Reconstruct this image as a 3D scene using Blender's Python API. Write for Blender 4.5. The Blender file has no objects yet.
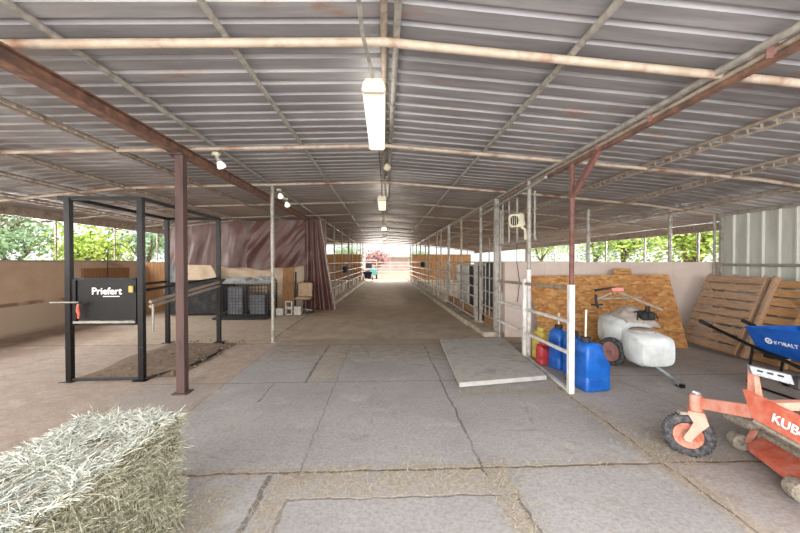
import bpy, math, random
from mathutils import Vector, Matrix, noise
random.seed(7)
C = bpy.context.scene.collection
PI = math.pi
V = Vector

# ------------------------------------------------------------------ materials
class NT:
    def __init__(s, name):
        s.m = bpy.data.materials.new(name); s.m.use_nodes = True
        s.t = s.m.node_tree; s.n = s.t.nodes; s.l = s.t.links
        s.b = s.n['Principled BSDF']
        s.tc = s.n.new('ShaderNodeTexCoord')
        s.geo = s.n.new('ShaderNodeNewGeometry')
    def sock(s, node, idx, v):
        if isinstance(v, bpy.types.NodeSocket): s.l.new(v, node.inputs[idx])
        elif v is not None: node.inputs[idx].default_value = v
    def m_(s, op, a, b=None, c=None, clamp=False):
        n = s.n.new('ShaderNodeMath'); n.operation = op; n.use_clamp = clamp
        s.sock(n, 0, a); s.sock(n, 1, b); s.sock(n, 2, c)
        return n.outputs[0]
    def noise(s, vec, scale, detail=3, rough=.55):
        n = s.n.new('ShaderNodeTexNoise'); s.l.new(vec, n.inputs['Vector'])
        n.inputs['Scale'].default_value = scale; n.inputs['Detail'].default_value = detail
        n.inputs['Roughness'].default_value = rough
        return n.outputs['Fac']
    def ramp(s, fac, stops):
        n = s.n.new('ShaderNodeValToRGB'); s.l.new(fac, n.inputs[0])
        r = n.color_ramp
        while len(r.elements) < len(stops): r.elements.new(.5)
        for e, (p, c) in zip(r.elements, stops): e.position = p; e.color = col(c)
        return n.outputs[0]
    def mix(s, fac, a, b, mode='MIX'):
        n = s.n.new('ShaderNodeMix'); n.data_type = 'RGBA'; n.blend_type = mode
        s.sock(n, 0, fac)
        s.sock(n, 6, col(a) if isinstance(a, (str, tuple)) else a)
        s.sock(n, 7, col(b) if isinstance(b, (str, tuple)) else b)
        return n.outputs[2]
    def mapr(s, v, a, b, c=0, d=1):
        n = s.n.new('ShaderNodeMapRange'); n.interpolation_type = 'SMOOTHSTEP'
        s.sock(n, 0, v)
        for i, x in enumerate((a, b, c, d)): n.inputs[i+1].default_value = x
        return n.outputs[0]
    def sep(s, vec):
        n = s.n.new('ShaderNodeSeparateXYZ'); s.l.new(vec, n.inputs[0]); return n.outputs
    def scale(s, vec, sc):
        n = s.n.new('ShaderNodeMapping'); s.l.new(vec, n.inputs[0]); n.inputs['Scale'].default_value = sc
        return n.outputs[0]
    def bump(s, h, st=.3, dist=.01):
        n = s.n.new('ShaderNodeBump'); n.inputs['Strength'].default_value = st; n.inputs['Distance'].default_value = dist
        s.l.new(h, n.inputs['Height']); s.l.new(n.outputs[0], s.b.inputs['Normal'])
    def base(s, c): s.sock(s.b, 'Base Color', c if not isinstance(c, (str, tuple)) else col(c))
    def set(s, **k):
        for a, v in k.items(): s.b.inputs[a.replace('_', ' ')].default_value = v

def col(h):
    if isinstance(h, tuple): return h if len(h) == 4 else (*h, 1)
    h = h.lstrip('#')
    r = [int(h[i:i+2], 16)/255 for i in (0, 2, 4)]
    return tuple([(c/12.92 if c <= .04045 else ((c+.055)/1.055)**2.4) for c in r] + [1])

def mat(name, c1, c2=None, scale=6, rough=.7, metal=0, bump=0, c3=None, lo=.35, hi=.65, stretch=(1, 1, 1), bdist=.005, emit=None, estr=0, alpha=1):
    s = NT(name)
    if c2:
        v = s.scale(s.geo.outputs['Position'], stretch)
        f = s.noise(v, scale, 5, .6)
        st = [(lo, c1), (hi, c2)] if not c3 else [(lo, c1), ((lo+hi)/2, c2), (hi+.08, c3)]
        s.base(s.ramp(f, st))
        if bump: s.bump(s.noise(v, scale*3, 4), bump, bdist)
    else: s.base(c1)
    s.set(Roughness=rough, Metallic=metal)
    if emit:
        s.b.inputs['Emission Color'].default_value = col(emit); s.b.inputs['Emission Strength'].default_value = estr
    return s.m

M = {}
M['galv'] = mat('galvanized', '#87837c', '#a8a49b', 7, .5, .2, c3='#6f675d')
M['galv_dirty'] = mat('galvanized_dusty', '#84766a', '#a59888', 6, .6, .1, c3='#6f5a4a')
M['galv_rust'] = mat('galvanized_rusting', '#a99884', '#b9ab9a', 3.2, .6, .1, c3='#835a40', hi=.6)
M['rust'] = mat('rusty_brown_steel', '#45332f', '#57433f', 10, .75, .1, c3='#5f4238', bump=.2, stretch=(1,1,.2))
M['rust_beam'] = mat('rusty_brown_beam', '#5c463e', '#735446', 10, .8, .05, c3='#936b52', bump=.2)
M['post_rust'] = mat('rusty_pipe', '#69463f', '#7d5850', 8, .7, .1, c3='#5e382e')
M['white_paint'] = mat('white_painted_pipe', '#e3e1de', '#d0ccc6', 7, .5, 0, c3='#a8957f', hi=.72)
M['black_steel'] = mat('black_painted_steel', '#030406', '#08090c', 12, .4, .1, c3='#1e1c1b', hi=.75)
M['black_rubber'] = mat('black_rubber', '#1b1c1e', '#302f2f', 18, .7)
M['dusty_black'] = mat('dusty_black', '#131417', '#232325', 9, .7, c3='#45413e')
M['sheet_zinc'] = mat('zinc_sheet', '#b3b5ac', '#c6c8be', 3, .5, .05, c3='#a3a398', stretch=(1,1,.25))
M['tan_block'] = None
M['orange_dirty'] = mat('faded_orange_paint', '#cf7d66', '#dc9480', 12, .7, 0, c3='#d9aa98', bump=.1)
M['orange_red'] = mat('orange_red_paint', '#b9533c', '#c7674f', 12, .6, 0, c3='#c98c78')
M['dust'] = mat('dry_grass_dust', '#7d746a', '#9b9284', 40, .95, 0, c3='#b5ab98', bump=.8, bdist=.01)
M['tyre'] = mat('tyre_rubber', '#2c2c2e', '#46464a', 30, .85, c3='#77716b', bump=.3)
M['pedal_grey'] = mat('worn_grey_metal', '#7f8388', '#989ca0', 30, .6, c3='#5f6266')
M['grey_bin'] = mat('grey_bin', '#5d6066', '#7c7d80', 6, .7)
M['hub_deep'] = mat('dusty_orange_hub', '#b0654e', '#c98a74', 16, .8, c3='#7a6a60')
M['fork_pink'] = mat('sun_faded_orange', '#d99a86', '#e0aa98', 14, .7)
M['hub_orange'] = mat('orange_hub', '#d4836b', '#dd9a84', 20, .7, c3='#8f8078')
M['blue_plastic'] = mat('blue_plastic', '#0c4d9e', '#1460b8', 5, .4, c3='#0a4288')
M['blue_tray'] = mat('blue_wheelbarrow_paint', '#0d4ea6', '#1a5fba', 8, .4)
M['yellow_plastic'] = mat('yellow_plastic', '#c9b45a', '#b5a04a', 9, .6)
M['red_plastic'] = mat('red_plastic', '#b8383a', '#a03236', 9, .5)
M['white_plastic'] = mat('white_tank_plastic', '#e3e8e9', '#d3d8d8', 5, .45, c3='#b5b2aa', hi=.72)
M['dusty_plastic'] = mat('dusty_tank_top', '#978a84', '#b0a39b', 9, .9, c3='#83766f')
M['letter_white'] = mat('white_lettering', '#f2f2f2', rough=.6)
M['chrome'] = mat('bright_steel', '#c9cbce', '#9fa1a4', 12, .3, .7)
M['osb'] = None
M['wood'] = mat('weathered_pallet_wood', '#9a7b60', '#b4957a', 5, .85, stretch=(6, .8, 6), c3='#7d6049', bump=.3)
M['wood_orange'] = mat('fresher_pallet_wood', '#a57a50', '#bd9366', 5, .85, stretch=(6, .8, 6), c3='#80552f', bump=.3)
M['ply'] = mat('orange_plywood', '#b8804a', '#cf995f', 2.2, .85, stretch=(5, 1, .6), c3='#93602f')
M['curb'] = mat('pale_concrete', '#c4b8a6', '#ad9f8d', 4, .9, c3='#8d7f70', bump=.3)
M['slab'] = mat('grey_slab', '#a09d98', '#b0ada7', 4, .9, c3='#8c8984', bump=.4)
M['cream'] = mat('cream_plastic', '#ddd6bd', '#c9c1a8', 9, .5)
M['lens'] = mat('lit_diffuser', '#fffdf2', emit='#fff6dc', estr=.5)
M['lens_far'] = mat('lit_diffuser_far', '#fffdf2', emit='#fff6dc', estr=1.6)
M['bulb'] = mat('frosted_lamp', '#f1efe8', emit='#fff8e8', estr=.5)
M['curtain'] = mat('brown_tarpaulin', '#4f332f', '#62423b', 1.6, .42, 0, c3='#452b27', bump=.3, bdist=.02)
M['tarp_black'] = mat('black_tarp', '#26272a', '#3a3b3f', 5, .5, c3='#5d5c60', hi=.75)
M['teal'] = mat('turquoise_paint', '#4fb6bd', '#6cc4c8', 9, .5)
M['navy'] = mat('navy_plastic', '#26304f', '#313d60', 9, .6)
M['bark'] = mat('bark', '#6a5a4b', '#8a7764', 12, .9)
M['conc_block'] = mat('cinder_block', '#a9a29a', '#c0b9b0', 18, .95, bump=.4)
M['chair_tan'] = mat('tan_upholstery', '#a88c72', '#b99d83', 10, .9)
M['brown_board'] = mat('brown_board', '#7f5a3a', '#99714a', 5, .85, stretch=(4, 4, .5))
M['glass_dark'] = mat('dark_window_glass', '#20262c', rough=.15)
M['clear'] = mat('milky_spout', '#d6d2c2', rough=.4)
M['crinkle'] = mat('crumpled_pale_plastic', '#b9bab8', '#8f9496', 12, .4)
M['dirt'] = mat('stable_dirt', '#6b5a49', '#86725e', 12, .98, c3='#514235', bump=.8, bdist=.02)

def roof_mat():
    s = NT('corrugated_roof_sheet')
    p = s.geo.outputs['Position']
    v = s.scale(p, (.35, 3, 1))
    a = s.ramp(s.noise(v, 2.4, 5, .6), [(.3, '#7b7a7c'), (.5, '#929193'), (.72, '#aba9a8')])
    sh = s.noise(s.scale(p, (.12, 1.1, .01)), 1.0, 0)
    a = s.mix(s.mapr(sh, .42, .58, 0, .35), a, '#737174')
    # rust bleeding in where the sheets meet the frames
    r = s.noise(s.scale(p, (.9, 2.2, 1)), 1.3, 5, .7)
    a = s.mix(s.mapr(r, .58, .72, 0, .7), a, '#9a6c50')
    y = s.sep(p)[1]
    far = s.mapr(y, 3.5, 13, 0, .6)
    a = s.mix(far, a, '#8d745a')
    s.base(a); s.set(Roughness=.5, Metallic=.15)
    s.bump(s.noise(p, 30, 3), .08, .004)
    return s.m
M['roof'] = roof_mat()

def wall_mat(name, c1, c2, c3, band):
    s = NT(name)
    p = s.geo.outputs['Position']
    a = s.ramp(s.noise(p, 1.3, 5, .6), [(.3, c1), (.55, c2), (.8, c3)])
    o = s.sep(p)
    if band:
        z = s.m_('ADD', o[2], s.m_('MULTIPLY', s.m_('SUBTRACT', s.noise(p, 3, 3), .5), .05))
        low = s.mapr(z, .60, .63, 1, 0)
        a = s.mix(s.m_('MULTIPLY', low, .8), a, '#b9a592')
        line = s.m_('MULTIPLY', s.mapr(z, .60, .62), s.mapr(z, .66, .70, 1, 0))
        a = s.mix(s.m_('MULTIPLY', line, s.mapr(s.noise(p, 2.5, 4), .42, .6, .1, .8)), a, '#6d5340')
        st = s.mapr(s.noise(s.scale(p, (1, .4, 2)), 2.4, 3), .6, .72, 0, .6)
        a = s.mix(s.m_('MULTIPLY', st, s.mapr(z, .9, 1.35)), a, '#8a6a4e')
        foot = s.m_('MULTIPLY', s.mapr(z, 0, .12, 1, 0), .5)
        a = s.mix(foot, a, '#7c6350')
    else:
        st = s.mapr(s.noise(s.scale(p, (1, 1, .25)), 3, 4), .55, .75, 0, .35)
        a = s.mix(st, a, '#a58f80')
        # mortar joints
        for ax, per in ((0, .8), (2, .4)):
            w = s.m_('ABSOLUTE', s.m_('SUBTRACT', s.m_('FRACT', s.m_('DIVIDE', s.m_('ADD', o[ax], 20.02), per)), .5))
            a = s.mix(s.mapr(w, .488, .497, 0, .25), a, '#8f8078')
    s.base(a); s.set(Roughness=.92)
    s.bump(s.noise(p, 18, 5), .25, .01)
    return s.m
M['tan_wall'] = wall_mat('tan_wall', '#b1957c', '#c0a58c', '#ccb49c', True)
M['back_wall'] = mat('pale_tan_wall', '#c4ab90', '#d3bda4', 2, .9, c3='#b09478')
M['pink_wall'] = wall_mat('pinkish_block_wall', '#c0aea4', '#cabab0', '#d2c4ba', False)

def osb_mat():
    s = NT('osb_board'); p = s.geo.outputs['Position']
    v = s.n.new('ShaderNodeTexVoronoi'); s.l.new(s.scale(p, (14, 14, 30)), v.inputs['Vector']); v.inputs['Scale'].default_value = 1.0
    f = s.sep(v.outputs['Color'])[0]
    a = s.ramp(f, [(.0, '#8f6236'), (.5, '#af7f4a'), (1, '#c3955f')])
    a = s.mix(s.mapr(s.noise(p, 3, 5), .45, .7, 0, .5), a, '#8a4f24')
    s.base(a); s.set(Roughness=.85); s.bump(f, .2, .004); return s.m
M['osb'] = osb_mat()

def floor_mat():
    s = NT('stable_floor'); p = s.geo.outputs['Position']
    o = s.sep(p)
    w1 = s.m_('SUBTRACT', s.noise(p, 3.6, 5, .7), .5)
    w2 = s.m_('SUBTRACT', s.noise(s.scale(p, (1.3, 1.3, 1)), 3.1, 4, .65), .5)
    X = s.m_('ADD', o[0], s.m_('MULTIPLY', w1, .09)); Y = s.m_('ADD', o[1], s.m_('MULTIPLY', w2, .09))
    n1 = s.noise(p, 1.1, 6, .65); n2 = s.noise(p, 7, 6, .7); n3 = s.noise(p, 38, 4, .75)
    grey = s.ramp(n1, [(.3, '#979392'), (.5, '#a6a3a2'), (.7, '#b2aeab')])
    grey = s.mix(s.mapr(n2, .5, .75, 0, .45), grey, '#9c8f82')
    sand = s.ramp(n2, [(.3, '#a08d7f'), (.5, '#ae9b8b'), (.72, '#bcaa9b')])
    brown = s.ramp(s.noise(s.scale(p, (1, .6, 1)), 2, 6, .7), [(.3, '#9c8a78'), (.5, '#b3a08c'), (.7, '#c4b39e')])
    bay = s.ramp(n1, [(.3, '#a69f9c'), (.5, '#b1aaa6'), (.7, '#bab3ae')])
    bay = s.mix(s.mapr(n2, .5, .72, 0, .5), bay, '#998470')
    def rect(x0, x1, y0, y1, e=.03):
        a = s.m_('MULTIPLY', s.mapr(X, x0-e, x0+e), s.mapr(X, x1-e, x1+e, 1, 0))
        b = s.m_('MULTIPLY', s.mapr(Y, y0-e, y0+e), s.mapr(Y, y1-e, y1+e, 1, 0))
        return s.m_('MULTIPLY', a, b)
    c = s.mix(rect(2.05, 9, -9, 7, .05), sand, bay)
    # aisle beyond the concrete: packed brown dirt
    c = s.mix(rect(-2.0, 7.4, 6.6, 60, .15), c, brown)
    c = s.mix(rect(-7.4, -2.0, 12, 60, .1), c, brown)
    c = s.mix(s.m_('MULTIPLY', rect(-2.2, 2.4, 9, 60, 1.2), .5), c, '#bf9f76')
    # pale pad in front of the curtain
    pad = s.ramp(n2, [(.3, '#ab9680'), (.6, '#c0ad98')])
    c = s.mix(rect(-7.4, -2.15, 6.7, 11.4, .04), c, pad)
    # shade along left wall, painted into the floor colour
    c = s.mix(s.m_('MULTIPLY', rect(-7.4, -5.6, -5, 8.5, .5), s.mapr(n1, .3, .6, .35, .9)), c, '#8a7261')
    # concrete aisle
    c = s.mix(rect(-1.95, 2.07, -9, 6.6, .03), c, grey)
    c = s.mix(rect(-2.9, -1.95, -9, 4.5, .25), c, s.mix(.55, sand, grey))
    dustn = s.mapr(s.m_('ADD', n2, s.mapr(Y, 4.2, 7.2, -.1, .3)), .5, .75, 0, .7)
    c = s.mix(s.m_('MULTIPLY', dustn, rect(-1.95, 2.07, -9, 7)), c, '#98866f')
    def vline(x, y0, y1, w): 
        d = s.m_('ABSOLUTE', s.m_('SUBTRACT', X, x))
        return s.m_('MULTIPLY', s.mapr(d, w*.4, w, 1, 0), s.m_('MULTIPLY', s.mapr(Y, y0-.02, y0+.02), s.mapr(Y, y1-.02, y1+.02, 1, 0)))
    def hline(y, x0, x1, w):
        d = s.m_('ABSOLUTE', s.m_('SUBTRACT', Y, y))
        return s.m_('MULTIPLY', s.mapr(d, w*.4, w, 1, 0), s.m_('MULTIPLY', s.mapr(X, x0-.02, x0+.02), s.mapr(X, x1-.02, x1+.02, 1, 0)))
    straw = s.ramp(s.noise(p, 45, 3, .7), [(.35, '#8d7f6c'), (.5, '#ab9c85'), (.68, '#c2b49c')])
    # straw-filled joints
    bands = [rect(-.62, .86, 2.27, 2.55, .04), rect(-.98, -.62, 4.6, 6.5, .05), rect(-.75, -.60, -3, 2.55, .03), rect(.72, .86, -3, 2.5, .03)]
    bm = bands[0]
    for b in bands[1:]: bm = s.m_('MAXIMUM', bm, b)
    bm = s.m_('MULTIPLY', bm, s.mapr(n2, .36, .54, .35, 1))
    c = s.mix(s.m_('MULTIPLY', bm, .5), c, straw)
    wide = s.m_('MAXIMUM', hline(2.58, -1.9, 3.2, .07), vline(2.08, -4, 4.4, .10))
    wide = s.m_('MULTIPLY', wide, s.mapr(n2, .4, .55, .2, 1))
    c = s.mix(s.m_('MULTIPLY', wide, .7), c, straw)
    L = [hline(2.58, -1.9, 3.4, .016), vline(.72, 2.5, 6.6, .013), hline(4.52, -3.0, 1.0, .013), vline(-.98, 4.5, 6.5, .022), s.m_('MULTIPLY', vline(-.6, 2.6, 6.6, .012), .45),
         s.m_('MULTIPLY', vline(-1.95, -4, 6.6, .012), .5), s.m_('MULTIPLY', vline(-.62, -3, 2.3, .015), .6), vline(.86, -3, 2.3, .02), s.m_('MULTIPLY', hline(2.28, -.62, .86, .012), .6), vline(2.08, -4, 4.2, .013),
         vline(-.80, -3, 2.56, .025), hline(6.55, -1.95, 2, .02), vline(-1.35, 3.9, 4.5, .012), hline(6.7, -7.3, -2.1, .03), vline(-2.15, 6.7, 11.4, .03), hline(4.6, 3.0, 7, .012)]
    lm = L[0]
    for b in L[1:]: lm = s.m_('MAXIMUM', lm, b)
    lm = s.m_('MULTIPLY', lm, s.mapr(s.noise(p, 5, 3), .35, .5, .35, 1))
    c = s.mix(s.m_('MULTIPLY', lm, .72), c, '#55493f')
    # fine random hairline cracks
    v = s.n.new('ShaderNodeTexVoronoi'); v.feature = 'DISTANCE_TO_EDGE'; v.inputs['Scale'].default_value = .55
    cc = s.n.new('ShaderNodeCombineXYZ'); s.l.new(X, cc.inputs[0]); s.l.new(Y, cc.inputs[1]); s.l.new(cc.outputs[0], v.inputs['Vector'])
    hc = s.m_('MULTIPLY', s.mapr(v.outputs['Distance'], .003, .012, 1, 0), s.mapr(n1, .5, .62, 0, .3))
    c = s.mix(hc, c, '#5b534e')
    c = s.mix(s.mapr(n3, .4, .66, .0, .4), c, '#6d655f')
    c = s.mix(s.mapr(s.noise(p, 2.2, 6, .75), .5, .68, 0, .35), c, '#7d7168')
    c = s.mix(s.mapr(s.noise(s.scale(p, (1, 1, 1)), 1.7, 6, .75), .54, .7, 0, .35), c, '#c9c2ba')
    # bright dirt outside the far end
    c = s.mix(s.mapr(o[1], 28.6, 29.4), c, '#d9b79c')
    s.base(c); s.set(Roughness=.9)
    h = s.m_('SUBTRACT', s.m_('ADD', s.m_('MULTIPLY', n2, .6), s.m_('MULTIPLY', n3, .35)), s.m_('MULTIPLY', lm, 1.4))
    s.bump(h, .35, .02)
    return s.m
M['floor'] = floor_mat()

def hay_mat(name, a, b, c):
    s = NT(name); p = s.geo.outputs['Position']
    f = s.noise(p, 55, 2, .6)
    s.base(s.ramp(f, [(.3, a), (.5, b), (.68, c)])); s.set(Roughness=.9); return s.m
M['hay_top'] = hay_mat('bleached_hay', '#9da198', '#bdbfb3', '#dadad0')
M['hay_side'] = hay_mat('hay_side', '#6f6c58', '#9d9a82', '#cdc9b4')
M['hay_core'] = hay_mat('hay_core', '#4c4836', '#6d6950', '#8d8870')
M['straw'] = hay_mat('loose_straw', '#968b78', '#b3a791', '#cfc5b2')

def leaf_mat(name, a, b, c):
    s = NT(name); p = s.geo.outputs['Position']
    s.base(s.ramp(s.noise(p, 4, 3, .7), [(.35, a), (.5, b), (.66, c)])); s.set(Roughness=.7)
    s.b.inputs['Subsurface Weight'].default_value = 0
    return s.m
M['leaf_g'] = leaf_mat('green_leaves', '#6f9163', '#8fb07c', '#b5cfa0')
M['leaf_y'] = leaf_mat('yellow_green_leaves', '#7fa03c', '#b3cc55', '#dfe98a')
M['leaf_r'] = leaf_mat('reddish_leaves', '#b07f80', '#c79c98', '#d8bab0')
M['leaf_p'] = leaf_mat('pale_leaves', '#7fa070', '#a9bf95', '#ccd8b8')

# ------------------------------------------------------------------ mesh builder
class MB:
    def __init__(s): s.v = []; s.f = []; s.mi = []; s.cur = 0
    def quad(s, *idx): s.f.append(tuple(idx)); s.mi.append(s.cur)
    def add(s, vs, fs):
        b = len(s.v); s.v += [V(p) for p in vs]
        for f in fs: s.f.append(tuple(b+i for i in f)); s.mi.append(s.cur)
        return s
    def box(s, x0, x1, y0, y1, z0, z1):
        vs = [(x, y, z) for z in (z0, z1) for y in (y0, y1) for x in (x0, x1)]
        return s.add(vs, [(0, 2, 3, 1), (4, 5, 7, 6), (0, 1, 5, 4), (2, 6, 7, 3), (0, 4, 6, 2), (1, 3, 7, 5)])
    def bbox(s, x0, x1, y0, y1, z0, z1, b):      # bevelled box
        if x0 > x1: x0, x1 = x1, x0
        pts = [(x0+b, y0), (x1-b, y0), (x1, y0+b), (x1, y1-b), (x1-b, y1), (x0+b, y1), (x0, y1-b), (x0, y0+b)]
        cx, cy = (x0+x1)/2, (y0+y1)/2
        def ring(z, ins): return [(cx+(x-cx)*(1-ins/max(1e-6, (x1-x0)/2)), cy+(y-cy)*(1-ins/max(1e-6, (y1-y0)/2)), z) for x, y in pts]
        return s.loft([ring(z0, b), ring(z0+b, 0), ring(z1-b, 0), ring(z1, b)])
    def beam(s, p0, p1, w, h, up=(0, 0, 1)):     # rectangular bar between two points
        p0, p1 = V(p0), V(p1); d = (p1-p0).normalized(); u = V(up)
        sd = d.cross(u)
        if sd.length < 1e-4: sd = d.cross(V((1, 0, 0)))
        sd.normalize(); u = sd.cross(d)
        vs = [p+sd*a*w/2+u*b*h/2 for p in (p0, p1) for a, b in ((-1, -1), (1, -1), (1, 1), (-1, 1))]
        return s.add(vs, [(3, 2, 1, 0), (4, 5, 6, 7), (0, 1, 5, 4), (1, 2, 6, 5), (2, 3, 7, 6), (3, 0, 4, 7)])
    def tube(s, p0, p1, r, n=10, r2=None): return s.path([p0, p1], r, n, r2)
    def path(s, pts, r, n=10, r2=None, closed=False):
        pts = [V(p) for p in pts]; rings = []
        prev = None
        for i, p in enumerate(pts):
            if closed: d = pts[(i+1) % len(pts)]-pts[i-1]
            else: d = pts[min(i+1, len(pts)-1)]-pts[max(i-1, 0)]
            d.normalize()
            if prev is None:
                a = d.orthogonal().normalized()
            else:
                a = prev-d*prev.dot(d)
                a = a.normalized() if a.length > 1e-5 else d.orthogonal().normalized()
            prev = a; b = d.cross(a)
            rr = r if r2 is None else r+(r2-r)*i/(len(pts)-1)
            if isinstance(r, (list, tuple)): rr = r[i]
            rings.append([p+(a*math.cos(2*PI*k/n)+b*math.sin(2*PI*k/n))*rr for k in range(n)])
        return s.loft(rings, closed=closed)
    def loft(s, rings, caps=True, closed=False):
        n = len(rings[0]); b = len(s.v)
        for r in rings: s.v += [V(p) for p in r]
        m = len(rings)
        for i in range(m if closed else m-1):
            j = (i+1) % m
            for k in range(n):
                s.quad(b+i*n+k, b+i*n+(k+1) % n, b+j*n+(k+1) % n, b+j*n+k)
        if caps and not closed:
            s.f.append(tuple(b+k for k in reversed(range(n)))); s.mi.append(s.cur)
            s.f.append(tuple(b+(m-1)*n+k for k in range(n))); s.mi.append(s.cur)
        return s
    def lathe(s, prof, o, axis=(0, 0, 1), n=24):
        ax = V(axis).normalized(); a = ax.orthogonal().normalized(); b = ax.cross(a); o = V(o)
        return s.loft([[o+ax*z+(a*math.cos(2*PI*k/n)+b*math.sin(2*PI*k/n))*max(r, 1e-4) for k in range(n)] for r, z in prof])
    def torus(s, o, axis, R, r, n=28, m=10, sq=1.0):
        ax = V(axis).normalized(); a = ax.orthogonal().normalized(); b = ax.cross(a); o = V(o)
        rings = []
        for i in range(n):
            t = 2*PI*i/n; d = a*math.cos(t)+b*math.sin(t)
            rings.append([o+d*(R+r*math.cos(2*PI*k/m))+ax*r*sq*math.sin(2*PI*k/m) for k in range(m)])
        return s.loft(rings, closed=True)
    def prism(s, poly, o, ux, uy, depth):        # poly in (ux,uy) plane, extruded along ux x uy
        o, ux, uy = V(o), V(ux), V(uy); w = ux.cross(uy).normalized()*depth
        r0 = [o+ux*a+uy*b for a, b in poly]; return s.loft([r0, [p+w for p in r0]])
    def grid(s, fn, nu, nv):
        b = len(s.v)
        for j in range(nv+1):
            for i in range(nu+1): s.v.append(V(fn(i/nu, j/nv)))
        for j in range(nv):
            for i in range(nu):
                a = b+j*(nu+1)+i; s.quad(a, a+1, a+nu+2, a+nu+1)
        return s
    def build(s, name, m, parent=None, smooth=False, local=False):
        me = bpy.data.meshes.new(name)
        off = V(parent_world(parent)) if (parent is not None and not local) else V((0, 0, 0))
        me.from_pydata([tuple(p-off) for p in s.v], [], s.f)
        for k in (m if isinstance(m, (list, tuple)) else [m]): me.materials.append(M[k] if isinstance(k, str) else k)
        if isinstance(m, (list, tuple)): me.polygons.foreach_set('material_index', s.mi)
        if smooth:
            me.polygons.foreach_set('use_smooth', [True]*len(me.polygons))
            try: me.set_sharp_from_angle(angle=.7)
            except Exception: pass
        me.update()
        o = bpy.data.objects.new(name, me); C.objects.link(o)
        if parent is not None: o.parent = parent
        return o

def parent_world(p):
    v = V((0, 0, 0))
    while p is not None: v += p.location; p = p.parent
    return v
def tag(o, label, cat, group=None, kind=None):
    o['label'] = label; o['category'] = cat
    if group: o['group'] = group
    if kind: o['kind'] = kind
    return o
def thing(name, loc, label, cat, group=None):
    o = bpy.data.objects.new(name, None); C.objects.link(o); o.location = loc; o.empty_display_size = .1
    return tag(o, label, cat, group)
def struct(o): o['kind'] = 'structure'; return o
def text(name, s, size, m, parent, loc, ux, uy, bold=0, extrude=.002, shear=0):
    cu = bpy.data.curves.new(name, 'FONT'); cu.body = s; cu.size = size; cu.extrude = extrude; cu.offset = bold
    cu.align_x = 'LEFT'; cu.shear = shear
    cu.materials.append(M[m])
    o = bpy.data.objects.new(name+'_text', cu); C.objects.link(o)
    ux = V(ux).normalized(); uy = V(uy); uy = (uy-ux*uy.dot(ux)).normalized(); uz = ux.cross(uy)
    o.parent = parent
    mtx = Matrix.Translation(V(loc)-V(parent_world(parent))) @ Matrix((ux, uy, uz)).transposed().to_4x4()
    dg = bpy.context.evaluated_depsgraph_get(); dg.update()
    me = bpy.data.meshes.new_from_object(o.evaluated_get(dg)); me.name = name
    bpy.data.objects.remove(o); me.transform(mtx)
    o = bpy.data.objects.new(name, me); C.objects.link(o); o.parent = parent
    if not me.materials: me.materials.append(M[m])
    return o
ORD = 'first second third fourth fifth sixth seventh eighth ninth tenth eleventh twelfth thirteenth fourteenth fifteenth sixteenth'.split()

RP = [(-8.1, 2.46), (-4.7, 2.85), (-2.15, 2.93), (0, 3.0), (2.8, 2.80), (5, 2.62), (6.2, 2.46), (7.9, 2.24)]
def rz(x):
    for (a, za), (b, zb) in zip(RP, RP[1:]):
        if x <= b: return za+(zb-za)*(x-a)/(b-a)
    return RP[-1][1]
Y0, Y1 = -1.0, 29.0
XW = -7.42                                     # left wall face
def xr(y): return 2.3-.0095*(y-6)              # right stall line
def xl(y): return -2.08+.019*(y-7)             # left stall line

# ------------------------------------------------------------------ setting
mb = MB(); mb.add([(-60, -20, 0), (60, -20, 0), (60, 110, 0), (-60, 110, 0)], [(0, 1, 2, 3)]); struct(mb.build('floor', 'floor'))
# ribbed roof sheet following the roof profile
mb = MB(); xs = [p[0] for p in RP]; prof = []
y = Y0
while y < Y1:
    prof += [(y, 0), (y+.135, 0), (y+.148, .03), (y+.187, .03)]
    y += .2
b0 = 0
for (yy, dz) in prof:
    for x in xs: mb.v.append(V((x, yy, rz(x)+.075+dz)))
n = len(xs)
for i in range(len(prof)-1):
    for k in range(n-1): mb.quad(i*n+k, i*n+k+1, (i+1)*n+k+1, (i+1)*n+k)
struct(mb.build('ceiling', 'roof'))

mb = MB(); mb.box(XW-.15, XW, Y0, Y1, 0, 1.5); struct(mb.build('wall_left', 'tan_wall'))
mb = MB(); mb.box(XW-.17, XW+.03, Y0, 11.3, 1.5, 1.54); struct(mb.build('trim_1', 'galv_dirty'))
mb = MB(); mb.box(XW+.02, -2.15, 11.45, 11.6, 0, 1.46); struct(mb.build('wall_back', 'back_wall'))
mb = MB(); mb.loft([[(2.42, 7.1, z), (6.28, 6.62, z), (6.28, 6.77, z), (2.42, 7.25, z)] for z in (0, 1.5)]); struct(mb.build('wall_front', 'pink_wall'))
mb = MB(); mb.box(7.3, 7.45, 6.7, Y1, 0, 1.5); struct(mb.build('wall_right', 'pink_wall'))
# corrugated metal side wall on the right
mb = MB(); xw = 6.3; yy = Y0; pts = []
while yy < 6.4:
    pts += [(0, yy), (0, yy+.19), (-.03, yy+.205), (-.03, yy+.235)]; yy += .25
pts.append((0, 6.42))
for dx, y_ in pts: mb.v += [V((xw+dx, y_, 0)), V((xw+dx, y_, 2.40))]
for i in range(len(pts)-1): mb.quad(2*i, 2*i+1, 2*i+3, 2*i+2)
struct(mb.build('wall_side', 'sheet_zinc'))
mb = MB(); mb.tube((6.2, Y0, 1.45), (6.2, 6.38, 1.45), .022); mb.tube((6.22, Y0, 2.37), (6.22, 6.4, 2.37), .03); mb.beam((6.2, 6.36, 0), (6.2, 6.36, 2.4), .05, .05, (0, 1, 0))
struct(mb.build('trim_2', 'galv'))
mb = MB(); mb.beam((XW-.02, Y0, 2.53), (XW-.02, Y1, 2.53), .05, .20); struct(mb.build('trim_3', 'galv_dirty'))
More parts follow.
